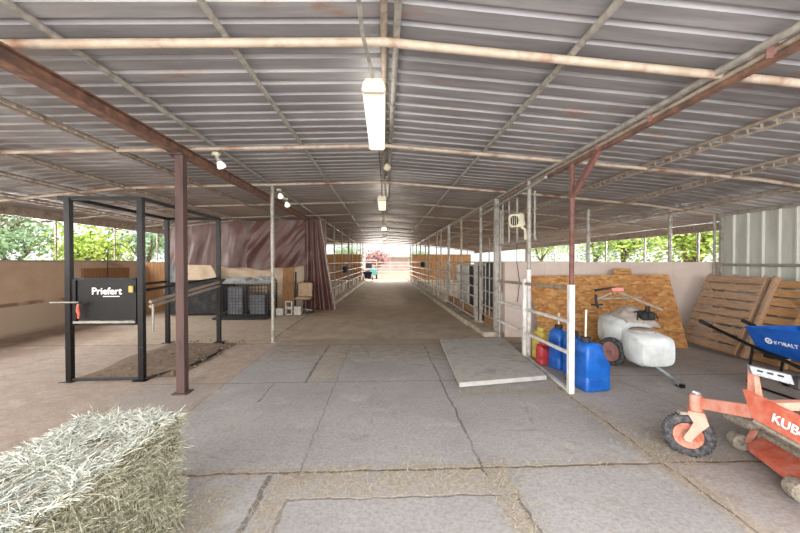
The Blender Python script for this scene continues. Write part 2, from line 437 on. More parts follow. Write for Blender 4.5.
mb = MB(); mb.beam((7.36, 6.4, 2.28), (7.36, Y1, 2.28), .05, .19); struct(mb.build('trim_4', 'galv_dirty'))
# end walls of plywood beside the far opening
mb = MB()
for i in range(5): mb.box(-7.35+i*1.12, -7.35+i*1.12+1.105, 28.9, 28.95, .05, 2.12)
struct(mb.build('wall_far_left', 'ply'))
mb = MB()
for i in range(4): mb.box(2.25+i*1.2, 2.25+i*1.2+1.185, 28.9, 28.95, .05, 2.12)
struct(mb.build('wall_far_right', 'ply'))
# low concrete curbs along the aisle
mb = MB(); mb.box(2.0, 2.34, 7.1, 8.35, 0, .09); mb.add([], [])
mb.loft([[(xr(y)-.32, y, 0), (xr(y)+.08, y, 0), (xr(y)+.08, y, .10), (xr(y)-.30, y, .10)] for y in (8.35, 12, 18, 24, 28.8)])
struct(mb.build('baseboard_right', 'curb'))
mb = MB(); mb.loft([[(xl(y)-.08, y, 0), (xl(y)+.26, y, 0), (xl(y)+.24, y, .10), (xl(y)-.08, y, .10)] for y in (11.9, 16, 22, 28.8)])
struct(mb.build('baseboard_left', 'curb'))

# ------------------------------------------------------------------ roof steel
rafY = [2.46, 4.63, 6.74, 8.9, 11.1, 13.3, 15.5, 17.7, 19.9, 22.1, 24.3, 26.5, 28.7]
for i, yy in enumerate([None]+rafY):
    if yy is None: continue
    r = .03 if yy in (2.46,) else .024
    mb = MB()
    mb.path([(x, yy, rz(x)-.01) for x in xs], r, 10)
    o = mb.build('roof_rafter', 'galv_rust' if i < 4 else 'galv_dirty', smooth=True)
    if yy == 2.46:
        pass
    if i: lab = 'pale galvanized pipe rafter crossing under the roof, %s from the camera' % ORD[i-1]
    else: lab = 'galvanized pipe rafter directly over the camera position'
    tag(o, lab, 'roof beam', 'pipe rafters crossing the roof')
mb = MB(); mb.path([(x, 2.54, rz(x)+.035) for x in xs], .017, 8)
tag(mb.build('tie_pipe', 'galv_dirty', smooth=True), 'thin tie pipe just behind the nearest roof rafter', 'roof beam')
pur = [(-6.55, .03, 'outermost on the left beside the tan wall', 'c'), (-5.5, .035, 'over the black stocks on the left, near the tan wall', 'c'), (-4.7, .03, 'second one left of the brown steel beam', 'c'), (-3.35, .022, 'nearest one left of the brown steel beam', 'c'),
       (-2.13, .024, 'running beside the brown beam above the silver post', 'g'), (-1.05, .022, 'nearest one left of the fixture row', 'g'), (0.0, .024, 'left pipe of the ridge pair', 'r'), (.085, .024, 'right pipe of the ridge pair', 'g'),
       (1.3, .024, 'nearest one right of the ridge pair', 'g'), (3.45, .022, 'first one right of the rusted double beam', 'c'), (4.6, .03, 'second one right of the rusted double beam', 'c'), (5.75, .03, 'beside the corrugated side wall', 'c')]
for x, r, wh, k in pur:
    mb = MB(); z = rz(x)+.035
    mb.tube((x, Y0, z), (x, Y1, z), r if k != 'c' else .02, 10)
    if k == 'c':                               # double pipe joist with short clips
        mb.tube((x+.035, Y0, z-.06), (x+.035, Y1, z-.06), .014, 8)
        yy = -1.0
        while yy < (16 if abs(x) > 3 else 10):
            mb.beam((x, yy, z), (x+.04, yy+.02, z-.07), .016, .02); yy += .13
    tag(mb.build('roof_purlin', 'galv_dirty' if k != 'g' else 'galv', smooth=True), 'pipe purlin '+wh, 'roof beam', 'pipe purlins along the roof')
t = thing('steel_beam', (2.36, 0, 2.7), 'double galvanized pipe beam with rusted brown lower flange over the right stall row', 'roof beam')
MB().tube((2.33, Y0, 2.83), (2.33, Y1, 2.80), .026, 10).build('upper_pipe', 'galv', t, True)
MB().tube((2.395, Y0, 2.80), (2.395, Y1, 2.77), .024, 10).build('lower_pipe', 'galv_dirty', t, True)
MB().beam((2.40, Y0, 2.755), (2.40, 7.0, 2.74), .05, .03).build('flange', 'rust_beam', t)
mb = MB()
for yy in (1.2, 2.1, 3.1, 3.9, 5.2, 6.3): mb.beam((2.36, yy, 2.85), (2.37, yy+.02, 2.75), .05, .012)
mb.build('clip', 'post_rust', t)
mb = MB(); mb.beam((-2.34, Y0, 2.70), (-2.34, 11.5, 2.76), .10, .012); mb.beam((-2.34, Y0, 2.80), (-2.34, 11.5, 2.86), .10, .012); mb.beam((-2.34, Y0, 2.75), (-2.34, 11.5, 2.81), .02, .10)
tag(mb.build('steel_beam', 'rust_beam'), 'dark brown rusty steel I-beam resting on the brown post at left', 'roof beam')

# ------------------------------------------------------------------ posts
def post(name, pts, r, m, label, group=None, square=False, cat='post', base=True):
    t = thing(name, (pts[0][0], pts[0][1], pts[0][2]), label, cat, group)
    mb = MB()
    if square: mb.beam(pts[0], pts[1], r*2, r*2, (0, 1, 0))
    else: mb.path(pts, r, 12)
    mb.build('shaft', m, t, smooth=not square)
    if base:
        x, y, z = pts[0]
        MB().bbox(x-r*1.9, x+r*1.9, y-r*1.9, y+r*1.9, z, z+.012, .004).build('base_plate', m, t)
    return t
t = post('steel_post', [(-2.31, 4.22, 0), (-2.31, 4.22, 2.71)], .045, 'rust', 'brown rusted square steel post standing alone beside the hay bale', square=True)
MB().box(-2.42, -2.26, 4.14, 4.30, 2.705, 2.722).build('cap_plate', 'rust', t)
post('pipe_post', [(-2.08, 6.83, 0), (-2.08, 6.83, 2.93)], .032, 'galv', 'silver galvanized round post between the brown post and the curtain')
t = post('pipe_post', [(2.37, 4.45, 0), (2.37, 4.45, 2.74)], .030, 'post_rust', 'rusty red brown pipe post with an angled brace, behind the blue jugs')
MB().beam((2.37, 4.45, 2.32), (2.40, 3.92, 2.76), .05, .06).build('brace', 'post_rust', t, True)
# tall posts along the right stall row
rposts = [(5.63, .032, 'galv'), (7.26, .042, 'galv'), (8.4, .032, 'galv'), (10.44, .028, 'galv_dirty'), (12.39, .045, 'galv'), (13.99, .026, 'galv_dirty'), (15.07, .026, 'galv_dirty'), (17.54, .04, 'galv_dirty'), (18.9, .03, 'galv_dirty'), (21.2, .03, 'galv_dirty'), (23.6, .03, 'galv_dirty'), (26.2, .03, 'galv_dirty'), (28.6, .04, 'galv_dirty')]
for i, (yy, r, m) in enumerate(rposts):
    sq = i == 1
    t = post('pipe_post', [(xr(yy), yy, .0), (xr(yy), yy, 2.78)], r, m, ('thick square galvanized post' if sq else 'tall galvanized pipe post')+' on the right stall row, %s from the camera' % ORD[i], 'posts along the right stall row', square=sq, base=i < 3)
    if i == 0: MB().tube((xr(yy), yy, .013), (xr(yy), yy, 1.38), .036, 12).build('painted_sleeve', 'white_paint', t, True)
    if sq: MB().beam((xr(yy)+.085, yy, 0), (xr(yy)+.085, yy, 2.55), .04, .04, (0, 1, 0)).build('side_channel', 'galv', t)
lposts = [(12.3, .028), (14.2, .03), (16.4, .028), (18.97, .045), (20.67, .03), (23.7, .03), (26.2, .03), (28.7, .04)]
for i, (yy, r) in enumerate(lposts):
    post('pipe_post', [(xl(yy), yy, 0), (xl(yy), yy, rz(xl(yy))+.0)], r, 'galv_dirty', 'tall dusty pipe post on the left stall row, %s back past the curtain' % ORD[i], 'posts along the left stall row', base=False)
# posts in the open strip above the side walls
for i, yy in enumerate([8.53, 10.32, 12.2, 15, 18.5, 23]):
    post('pipe_post', [(XW-.03, yy, 1.54), (XW-.03, yy, 2.43)], .02, 'galv_dirty', 'short post on top of the tan left wall, %s from the camera' % ORD[i], 'short posts in the opening above the left wall', base=False)
for i, yy in enumerate([7.51, 8.14, 9.88, 11.65, 13.61, 15.26, 18.5, 22.38]):
    post('pipe_post', [(7.37, yy, 1.5), (7.37, yy, 2.22)], .028, 'galv', 'short post on the far right side wall, %s from the camera' % ORD[i], 'short posts in the opening above the right wall', base=False)
post('pipe_post', [(5.95, 7.25, 0), (5.95, 7.25, 2.48)], .035, 'galv', 'thick galvanized post rising behind the right end of the pink wall')
post('pipe_post', [(4.35, 7.5, 0), (4.35, 7.5, 2.62)], .035, 'galv', 'galvanized post rising behind the middle of the pink wall')
post('pipe_post', [(6.22, 6.52, 0), (6.22, 6.52, 2.40)], .022, 'galv', 'thin pipe post at the corner of the corrugated wall', base=False)
# inner posts of the side stalls, far back
for i, (x, yy) in enumerate([(4.9, 12.2), (4.9, 16.6), (4.9, 21.0), (-5.0, 15.5), (-5.0, 20.0)]):
    post('pipe_post', [(x, yy, 0), (x, yy, rz(x)+.0)], .028, 'galv_dirty', 'dim pipe post deep inside the %s stalls, %s from the camera' % ('right' if x > 0 else 'left', ORD[i % 3]), 'posts inside the stalls', base=False)

# ------------------------------------------------------------------ stall fronts
def stall_front(side, y0, y1, zs, board=True, idx=0, zoff=0):
    f = xr if side > 0 else xl
    t = thing('stall_rail_panel', (f(y0), y0, 0), 'pipe rail stall front with pale kick board, %s bay past the %s' % (ORD[idx], 'large grey gate' if side > 0 else 'curtain'), 'stall panel', 'pipe stall fronts along the aisle')
    for k, z in enumerate(zs):
        MB().tube((f(y0), y0+.03, z), (f(y1), y1-.03, z), .019 if k else .023, 8).build('rail', 'galv_rust' if k == 0 else 'galv', t, True)
    ym = (y0+y1)/2
    MB().tube((f(ym), ym, .10), (f(ym), ym, zs[0]), .017, 8).build('upright', 'galv_dirty', t, True)
    if board:
        MB().box(min(f(y0), f(y1))-.10, min(f(y0), f(y1))-.05, y0+.08, y1-.12, .10, .40).build('kick_board', 'curb', t)
    return t
bays = [12.39, 13.99, 15.07, 17.54, 18.9, 21.2, 23.6, 26.2, 28.6]
for i in range(len(bays)-1): stall_front(1, bays[i], bays[i+1], (1.5, 1.13, .82, .52), True, i)
bl = [12.3, 14.2, 16.4, 18.97, 20.67, 23.7, 26.2, 28.7]
for i in range(len(bl)-1): stall_front(-1, bl[i], bl[i+1], (1.45, 1.1, .78, .5), True, i)

# big pipe gate (8.4 - 12.3) curved top corners
t = thing('pipe_gate', (xr(8.5), 8.5, 0), 'large light grey pipe gate with rounded corner and five rails on the right aisle side', 'gate')
xg = lambda y: xr(y)-.10
zt = lambda y: 1.42+.05*(y-8.5)/3.7
mb = MB(); arc = [(xg(8.55), 8.55, .16)]+[(xg(8.55), 8.55+.16*(1-math.cos(a)), 1.26+.16*math.sin(a)) for a in [i*PI/10 for i in range(6)]]+[(xg(12.2), 12.2, 1.47), (xg(12.2), 12.2, .20)]
mb.path(arc+[(xg(8.55), 8.55, .17)], .024, 10); mb.build('gate_frame', 'galv', t, True)
for z in (1.16, .92, .68, .42): MB().tube((xg(8.55), 8.55, z-.01), (xg(12.2), 12.2, z+.05), .019, 8).build('rail', 'galv', t, True)
for y_ in (9.75, 11.0): MB().tube((xg(y_), y_, .18), (xg(y_), y_, 1.43), .019, 8).build('upright', 'galv', t, True)
MB().box(xg(8.5)-.02, xg(8.5)+.05, 8.44, 8.49, 0, 1.50).build('hinge_channel', 'galv', t)
# things hung behind the gate
mb = MB(); mb.grid(lambda u, v: (2.5+.03*math.sin(u*25), 8.7+1.7*u, .01+1.39*v), 20, 3)
tag(mb.build('rubber_sheet', 'tarp_black'), 'dark sheet hung inside the stall behind the large grey gate', 'sheet')
mb = MB(); mb.box(2.5, 2.53, 10.6, 12.2, .0, 1.45)
tag(mb.build('stall_board', 'sheet_zinc'), 'pale grey board standing behind the far half of the large gate', 'board')
mb = MB(); mb.loft([[(xr(y)-.02, y, .1), (xr(y)+.06, y, .1), (xr(y)+.06, y, .34), (xr(y)-.02, y, .34)] for y in (8.45, 12.3)])
tag(mb.build('kick_plank', 'brown_board'), 'low brown plank under the large grey pipe gate', 'plank')
# narrow door panel between thick post and 8.4
t = thing('stall_door', (xr(7.8), 7.8, 0), 'narrow pipe stall door with dark mats behind, between gate and thick square post', 'gate')
mb = MB(); a, b_ = 7.40, 8.24
mb.path([(xr(a), a, .30), (xr(a), a, 1.5), (xr(b_), b_, 1.5), (xr(b_), b_, .30), (xr(a), a, .31)], .02, 8); mb.build('door_frame', 'galv', t, True)
for z in (1.15, .85, .52): MB().tube((xr(a), a, z), (xr(b_), b_, z), .017, 8).build('rail', 'galv', t, True)
for y_ in (7.7, 8.0): MB().tube((xr(y_), y_, .3), (xr(y_), y_, 1.5), .015, 8).build('upright', 'galv', t, True)
MB().grid(lambda u, v: (xr(7)+.06+.02*math.sin(u*22+v*3), 7.42+.8*u, .42+1.06*v), 24, 6).build('mat', 'tarp_black', t, True)
MB().box(xr(7)+.03, xr(7)+.06, 7.4, 8.25, .1, .42).build('kick_board', 'brown_board', t)

# white rail fence in front (4.0 - 6.35)
t = thing('pipe_rail_fence', (2.16, 4.01, 0), 'white painted three rail pipe fence ending beside the blue jugs', 'fence')
xf = lambda y: 2.13+(y-4.01)*.05
MB().beam((xf(4.01), 4.01, 0), (xf(4.01), 4.01, 1.24), .06, .06, (0, 1, 0)).build('end_post', 'white_paint', t)
for z0, z1, m in ((1.20, 1.12, 'galv_dirty'), (.81, .71, 'white_paint'), (.45, .33, 'white_paint')):
    MB().tube((xf(4.03), 4.03, z0), (xf(7.1), 7.1, z1), .024, 10).build('rail', m, t, True)
MB().tube((xf(7.0), 7.0, 0), (xf(7.0), 7.0, 1.14), .024, 10).build('far_post', 'galv', t, True)
MB().beam((xf(5.55)-.02, 5.52, 0), (xf(5.55)-.02, 5.52, 1.24), .05, .05, (0, 1, 0)).build('mid_post', 'white_paint', t)
MB().beam((xf(4.03), 4.03, .02), (xf(5.5), 5.5, .03), .045, .03).build('ground_rail', 'white_paint', t)

# overhead frame between post 1 and post 2
t = thing('overhead_frame', (2.25, 6.0, 1.9), 'small galvanized overhead pipe frame holding the cream fan, above the rail', 'frame')
y0_, y1_ = 5.63, 7.26
MB().tube((xr(y0_)-.02, 5.0, 2.70), (xr(8.4)-.02, 8.4, 2.58), .024).build('top_rail', 'galv', t, True)
MB().tube((2.40, 5.6, 1.86), (2.33, 7.2, 1.84), .02).build('bottom_rail', 'galv', t, True)
for y_ in (5.7, 6.35, 6.7, 7.0): MB().tube((2.43-.1*(y_-5.6)/1.5, y_, 1.85), (2.43-.1*(y_-5.6)/1.5, y_, 2.64), .018).build('upright', 'galv', t, True)
t = thing('shop_fan', (2.05, 5.95, 2.15), 'cream wall fan with square grille clamped on the overhead frame', 'fan')
# fan faces the aisle (-x, -y)
ax = V((-.75, -.62, -.12)).normalized(); o_ = V((2.14, 5.72, 2.17)); u_ = V((.62, -.75, 0)).normalized(); w_ = ax.cross(u_)
def sq(c, s_, r=.03):
    P = []
    for sx, sy in ((1, 1), (-1, 1), (-1, -1), (1, -1)):
        for dx, dy in (((0, -r), (-r, 0)) if sx*sy > 0 else ((-r, 0), (0, -r))):
            P.append(c+u_*sx*(s_+dx)+w_*sy*(s_+dy))
    return P
MB().loft([sq(o_+ax*.07, .10), sq(o_+ax*.02, .12), sq(o_-ax*.05, .11), sq(o_-ax*.11, .06)]).build('housing', 'cream', t, True)
mb = MB(); mb.lathe([(.075, 0), (.08, .004)], o_+ax*.071, ax, 20); mb.build('grille', 'dusty_black', t)
mb = MB()
for k in range(5): mb.beam(o_+ax*.078+u_*(-.07+.035*k)-w_*.08, o_+ax*.078+u_*(-.07+.035*k)+w_*.08, .006, .006)
mb.build('grille_bar', 'cream', t)
MB().path([o_-ax*.05-w_*.08, (2.26, 5.68, 2.02), (2.26, 5.66, 1.86)], .022).build('bracket', 'cream', t, True)
MB().tube(o_-ax*.06, (2.30, 5.64, 2.2), .02).build('clamp', 'post_rust', t, True)
for k, (xa, za) in enumerate(((2.62, 1.5), (2.86, 1.45))):
    mb = MB(); mb.path([(xa, 7.0, 1.9), (xa+.02*k, 7.0, 1.5), (xa+.06-.1*k, 7.0, 1.1), (xa+.02, 7.02, .7)], .006, 6)
    tag(mb.build('hanging_cord', 'dusty_black', smooth=True), ('thin dark cord hanging straight against the pink wall beside the square post', 'thin dark cord hanging slanted against the pink wall, right one of two')[k], 'cord')
# partitions inside right & left stalls
for i, (sd, yy) in enumerate([(1, 12.5), (1, 16.6), (1, 21.3), (-1, 15.6), (-1, 20.2), (-1, 24.9)]):
    xa, xb = (2.35, 7.25) if sd > 0 else (-2.1, -7.3)
    t = thing('stall_divider', (xa, yy, 0), 'low pipe rail divider crossing the %s stalls, %s from the camera' % ('right' if sd > 0 else 'left', ORD[i % 3]), 'stall divider', 'pipe dividers between stalls')
    for z in (1.5, 1.15, .8, .45): MB().tube((xa+.04*sd, yy, z), (xb-.05*sd, yy, z), .02, 8).build('rail', 'galv_dirty', t, True)
    for k in range(3):
        xx = xa+(xb-xa)*(k+1)/4
        if abs(abs(xx)-4.9) > .12: MB().tube((xx, yy, 0), (xx, yy, 1.5), .02, 8).build('upright', 'galv_dirty', t, True)
# plywood kick wall seen far in the stalls (tan on the left side)
for i, (x, yy, lab) in enumerate([(xr(19.3)-.06, 19.4, 'black feed bucket hung high on the right stall rail'), (xl(16.6)+.06, 17.0, 'black feed bucket hung on the left stall rail')]):
    z = 1.22 if i == 0 else 1.0
    t = thing('feed_bucket', (x, yy, z), lab, 'bucket')
    MB().lathe([(.12, 0), (.15, .26), (.165, .27), (.165, .29), (.14, .285), (.11, .02)], (x, yy, z), n=20).build('body', 'black_rubber', t, True)
    MB().path([(x, yy-.15, z+.27), (x, yy-.1, z+.40), (x, yy+.1, z+.40), (x, yy+.15, z+.27)], .006, 6).build('bail', 'galv', t)

# ------------------------------------------------------------------ slab ramp
mb = MB(); q = [(.89, 4.20), (2.04, 4.42), (2.24, 6.7), (1.04, 6.6)]
mb.loft([[(x, y, .02) for x, y in q], [(x, y, .075) for x, y in q]])
tag(mb.build('concrete_slab', 'slab'), 'raised grey concrete slab lying in front of the square stall post', 'slab')

# ------------------------------------------------------------------ fluorescent fixtures, conduit
for i, (yc, x) in enumerate([(3.32, -.075), (7.75, -.04), (13.2, 0.0), (18.6, .02), (25.2, .04)]):
    zb = 2.735 if i == 0 else 2.70; L_ = .68
    t = thing('fluorescent_fixture', (x, yc, zb), 'white lit fluorescent strip fixture hanging under the ridge, %s from the camera' % ORD[i], 'ceiling light', 'fluorescent fixtures down the ridge')
    def ring(y, w, z0, z1): return [(x-w/2, y, z0+.02), (x-w/2+.02, y, z0), (x+w/2-.02, y, z0), (x+w/2, y, z0+.02), (x+w/2-.015, y, z1), (x-w/2+.015, y, z1)]
    MB().loft([ring(yc-L_+.03, .165, zb, zb+.05), ring(yc+L_-.03, .165, zb, zb+.05)]).build('diffuser', 'lens' if i < 2 else 'lens_far', t)
    MB().loft([ring(yc-L_, .15, zb+.045, zb+.10), ring(yc+L_, .15, zb+.045, zb+.10)]).build('housing', 'cream', t)
    for s_ in (-1, 1): MB().loft([ring(yc+s_*(L_-.03), .18, zb-.004, zb+.075), ring(yc+s_*(L_+.012), .175, zb-.002, zb+.075)]).build('end_cap', 'cream', t)
    MB().tube((x, yc-L_+.25, zb+.09), (x, yc-L_+.25, 3.02), .006, 6).build('hanger', 'galv', t)
    lt = bpy.data.lights.new('roof_fill', 'AREA'); lt.shape = 'RECTANGLE'; lt.size = .12; lt.size_y = 1.2; lt.energy = 1.6; lt.color = (1, .96, .88)  # added fill lamp above the housing, aimed up to brighten the roof
    lo = bpy.data.objects.new('roof_fill', lt); C.objects.link(lo); lo.location = (x, yc, zb+.106); lo.rotation_euler = (PI, 0, 0)
ya = [(-.14, -3, 2.90), (-.14, 1.6, 2.90), (-.13, 2.2, 2.88), (-.09, 2.55, 2.86), (-.08, 2.75, 2.82)]
tag(MB().path(ya, .012, 8).build('conduit', 'galv', smooth=True), 'thin grey electrical conduit running to the nearest ceiling fixture', 'conduit')
for i, (a, b_) in enumerate(((3.98, 7.1), (8.4, 12.5), (13.9, 17.9))):
    tag(MB().path([(-.06, a, 2.80), (-.05, (a+b_)/2, 2.86), (-.04, b_, 2.78)], .007, 6).build('power_cable', 'dusty_black', smooth=True), 'thin cable joining the %s and %s ceiling fixtures' % (ORD[i], ORD[i+1]), 'cable')
t = thing('motion_sensor', (.05, 5.95, 2.95), 'small round white sensor on the ridge pipe beyond the nearest fixture', 'sensor')
MB().lathe([(.02, .07), (.055, .03), (.06, .0), (.035, -.03), (.01, -.04)], (.05, 5.55, 2.94), n=18).build('dome', 'cream', t, True)
# flood lamps on left purlin
for i, (yy, z, x) in enumerate([(4.62, 2.84, -2.10), (7.15, 2.90, -2.05), (7.45, 2.78, -2.0)]):
    t = thing('flood_lamp', (x, yy, z), ('white flood lamp on the left purlin beside the brown post', 'small white flood lamp at the top of the silver post', 'white bulb lamp dangling just past the silver post')[i], 'lamp')
    d = V((.25, -.25 if i else .35, -.75)).normalized(); p0 = V((x, yy, z))
    MB().lathe([(.045, -.01), (.05, .02), (.03, .035)], p0-V((0, 0, .0)), (0, 0, 1), 16).build('mount', 'cream', t, True)
    MB().lathe([(.022, 0), (.026, .06), (.03, .09)], p0, d, 14).build('socket', 'galv', t, True)
    MB().lathe([(.028, .08), (.05, .13), (.055, .155), (.045, .17), (.0, .178)], p0, d, 18).build('bulb', 'bulb', t, True)

# ------------------------------------------------------------------ hay bale
def hay():
    x0, x1, y0, y1, h = -1.66, -1.19, .92, 2.12, .625
    t = thing('hay_bale', ((x0+x1)/2, (y0+y1)/2, 0), 'large pale green hay bale with frayed stalks on the floor at lower left', 'hay bale')
    mb = MB()
    def nz(p, a=.03): return V(noise.noise_vector(p*7))*a
    for fn in (lambda u, v: (x0+(x1-x0)*u, y0+(y1-y0)*v, h), lambda u, v: (x1, y0+(y1-y0)*u, h*v), lambda u, v: (x0, y1-(y1-y0)*u, h*v),
               lambda u, v: (x0+(x1-x0)*u, y0, h*v), lambda u, v: (x1-(x1-x0)*u, y1, h*v)):
        mb.grid(lambda u, v: (V(fn(u, v))+nz(V(fn(u, v)))-V((0, 0, .0))), 24, 24)
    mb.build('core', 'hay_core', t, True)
    R = random.Random(3)
    def blades(n, face, m, lo, hi):
        mb = MB()
        for _ in range(n):
            u, v = R.random(), R.random()
            if face == 'top': p = V((x0+(x1-x0)*u, y0+(y1-y0)*v, h)); nrm = V((0, 0, 1))
            elif face == 'right': p = V((x1, y0+(y1-y0)*u, h*v)); nrm = V((1, 0, 0))
            elif face == 'left': p = V((x0, y0+(y1-y0)*u, h*v)); nrm = V((-1, 0, 0))
            elif face == 'near': p = V((x0+(x1-x0)*u, y0, h*v)); nrm = V((0, -1, 0))
            else: p = V((x0+(x1-x0)*u, y1, h*v)); nrm = V((0, 1, 0))
            p = p+nz(p)
            # flakes: clumps share a direction
            c = V(noise.noise_vector(p*9))
            d = V((R.gauss(0, 1), R.gauss(0, 1), R.gauss(0, 1)))
            d = d-nrm*d.dot(nrm); d.normalize()
            d = d*.8+c*.5+nrm*(.25+.55*R.random()**2)
            if face != 'top': d.z -= .25
            d.normalize(); L = lo+(hi-lo)*R.random()
            w = d.cross(V((R.gauss(0, 1), R.gauss(0, 1), R.gauss(0, 1)))).normalized()*(.0011+.0012*R.random())
            q0 = p-nrm*.01; q1 = q0+d*L*.55; q2 = q1+(d+V((R.gauss(0, .3), R.gauss(0, .3), -.35))).normalized()*L*.45
            for q_ in (q1, q2):
                if q_.z < .004: q_.z = .004
            mb.add([q0-w, q0+w, q1+w, q1-w, q2+w*.3, q2-w*.3], [(0, 1, 2, 3), (3, 2, 4, 5)])
        mb.build('stalks', m, t)
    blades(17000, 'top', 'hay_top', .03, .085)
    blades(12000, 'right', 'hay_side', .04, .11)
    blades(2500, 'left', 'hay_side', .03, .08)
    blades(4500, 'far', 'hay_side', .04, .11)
    blades(2500, 'near', 'hay_side', .04, .11)
    for x in (x0+.08, x0+.21, x0+.34):
        MB().path([(x, y0-.012, .0), (x, y0-.012, h+.012), (x, y1+.012, h+.012), (x, y1+.012, .005)], .0035, 6).build('twine', 'straw', t)
hay()
# loose straw
R = random.Random(11); mb = MB()
def straw(x, y):
    a = R.random()*PI; L = .03+.07*R.random(); w = .0018; z = .006+.01*R.random()
    d = V((math.cos(a), math.sin(a), 0)); s_ = V((-d.y, d.x, 0))*w
    p = V((x, y, z)); p2 = p+d*L+V((0, 0, .012*R.random()))
    mb.add([p-s_, p+s_, p2+s_, p2-s_], [(0, 1, 2, 3)])
for _ in range(260): straw(R.uniform(-.7, .95), R.gauss(2.42, .09))
for _ in range(260): straw(R.uniform(-1.9, 3.1), R.gauss(2.58, .04))
for _ in range(260): straw(R.gauss(2.08, .06), R.uniform(1.8, 4.3))
for _ in range(160): straw(R.gauss(-.8, .12), R.uniform(4.5, 6.5))
for _ in range(120): straw(R.gauss(-.7, .05), R.uniform(1.5, 2.5))
for _ in range(250): straw(R.gauss(.8, .05), R.uniform(1.5, 2.5))
for _ in range(420): straw(R.uniform(.85, 2.05), R.gauss(4.05, .06))
for _ in range(500): straw(R.uniform(-1.2, -.95), R.uniform(1.4, 2.4))
for _ in range(300): straw(R.gauss(2.25, .12), R.gauss(2.75, .12))
for _ in range(500): straw(R.uniform(-1.8, 1.8), R.uniform(6.5, 12))
tag(mb.build('loose_straw', 'straw'), 'loose dry straw scattered along the floor cracks', 'straw', kind='stuff')

# ------------------------------------------------------------------ black stocks
t = thing('livestock_stocks', (-3.5, 5.8, 0), 'black four post livestock stocks with a lettered head panel at left', 'stocks')
A, B, Cc, D = V((-3.95, 4.7, 0)), V((-3.07, 4.7, 0)), V((-4.02, 6.87, 0)), V((-3.07, 6.83, 0))
for p in (A, B, Cc, D):
    pp = MB().beam(p, p+V((0, 0, 2.31)), .064, .064, (0, 1, 0)).build('post', 'black_steel', t)
    MB().bbox(p.x-.08, p.x+.08, p.y-.08, p.y+.08, .0, .012, .003).build('foot_plate', 'black_steel', pp)
    for z in (.42, 1.1, 1.6): MB().box(p.x-.036, p.x+.036, p.y-.036, p.y+.036, z, z+.008).build('weld_band', 'dusty_black', pp)
Z = V((0, 0, 2.30))
for a, b_ in ((A-V((.12, 0, 0)), B), (A, Cc), (B, D), (Cc, D)): MB().beam(a+Z, b_+Z, .045, .045).build('top_rail', 'black_steel', t)
MB().beam(A+V((.02, 0, .02)), B+V((0, 0, .02)), .035, .03).build('floor_bar', 'black_rubber', t)
MB().path([B+V((.04, 0, .015)), (-2.75, 5.3, .015), (-2.72, 6.0, .015), D+V((.1, -.05, .015))], .02, 8).build('floor_edge', 'black_rubber', t)
hp = MB().box(-3.84, -3.16, 4.685, 4.715, .77, 1.275).build('head_panel', 'black_steel', t)
mb = MB(); mb.beam((-3.87, 4.69, .71), (-3.87, 4.69, 1.27), .04, .04, (0, 1, 0)); mb.beam((-3.14, 4.69, .71), (-3.14, 4.69, 1.29), .04, .04, (0, 1, 0))
mb.build('panel_frame', 'black_steel', hp)
MB().beam((-3.88, 4.69, 1.285), (-3.13, 4.69, 1.285), .04, .03).build('panel_top_rail', 'dusty_black', hp)
MB().beam((-3.88, 4.68, .745), (-3.13, 4.68, .745), .04, .025).build('silver_sill', 'galv', hp)
MB().beam((-3.88, 4.69, .72), (-3.13, 4.69, .72), .04, .03).build('panel_bottom_rail', 'black_steel', hp)
text('lettering', 'Priefert', .12, 'letter_white', hp, (-3.665, 4.678, 1.095), (1, 0, 0), (0, 0, 1), .0024)
MB().box(-3.53, -3.33, 4.682, 4.685, 1.062, 1.072).build('lettering_bar', 'letter_white', hp)
MB().tube((-4.12, 4.62, 1.0), (-3.78, 4.63, 1.0), .010, 8).build('latch_rod', 'galv', t)
MB().path([(-3.78, 4.63, 1.0), (-3.74, 4.62, .95), (-3.70, 4.62, 1.0), (-3.66, 4.62, .99)], .01, 8).build('latch_lever', 'dusty_black', t)
MB().path([(-3.79, 4.63, .98), (-3.785, 4.62, .9), (-3.775, 4.62, .85), (-3.78, 4.62, .80)], [.012, .02, .018, .012], 8).build('handle_grip', 'orange_red', t)
MB().box(-3.19, -3.14, 4.64, 4.66, 1.12, 1.2).build('tag_plate', mat('yellow_tag', '#b8a65c'), t)
for x in (-3.03,):
    for z0, z1 in ((.99, 1.13), (.93, 1.06)):
        MB().tube((x+.04, 4.74, z0), (x+.0, 6.75, z1), .022, 10).build('side_rail', 'galv_dirty', t, True)
    MB().tube((x+.06, 4.76, .96), (x+.06, 4.76, .60), .015).build('drop_rod', 'galv', t, True)
for z in (1.12, 1.02): MB().tube((-3.96, 4.76, z), (-4.0, 6.8, z+.02), .022).build('far_side_rail', 'dusty_black', t, True)
MB().tube((-3.05, 4.80, 1.14), (-3.07, 6.76, 1.20), .02).build('top_side_rail', 'black_steel', t, True)
# dirt bed in the stocks
mb = MB()
def bed(u, v):
    x = -3.98+1.25*u; y = 4.78+2.0*v
    e = min(u, 1-u, v, 1-v)*6
    return (x+.05*math.sin(v*9), y, .004+min(1, e)*(.02+.035*(noise.noise(V((x*5, y*5, 0)))*.5+.5)))
mb.grid(bed, 40, 50)
tag(mb.build('dirt_bed', 'dirt', smooth=True), 'brown dirt and manure spread on the floor inside the black stocks', 'dirt', kind='stuff')
R = random.Random(5); mb = MB()
for _ in range(110):
    x, y = R.uniform(-3.8, -2.6), R.uniform(4.75, 6.9); r = R.uniform(.008, .028)
    mb.lathe([(.001, 0), (r, r*.5), (r*.8, r*1.1), (.001, r*1.3)], (x, y, .02), n=6)
tag(mb.build('dirt_clods', 'dirt'), 'small dark clods scattered around the black stocks', 'dirt', kind='stuff')

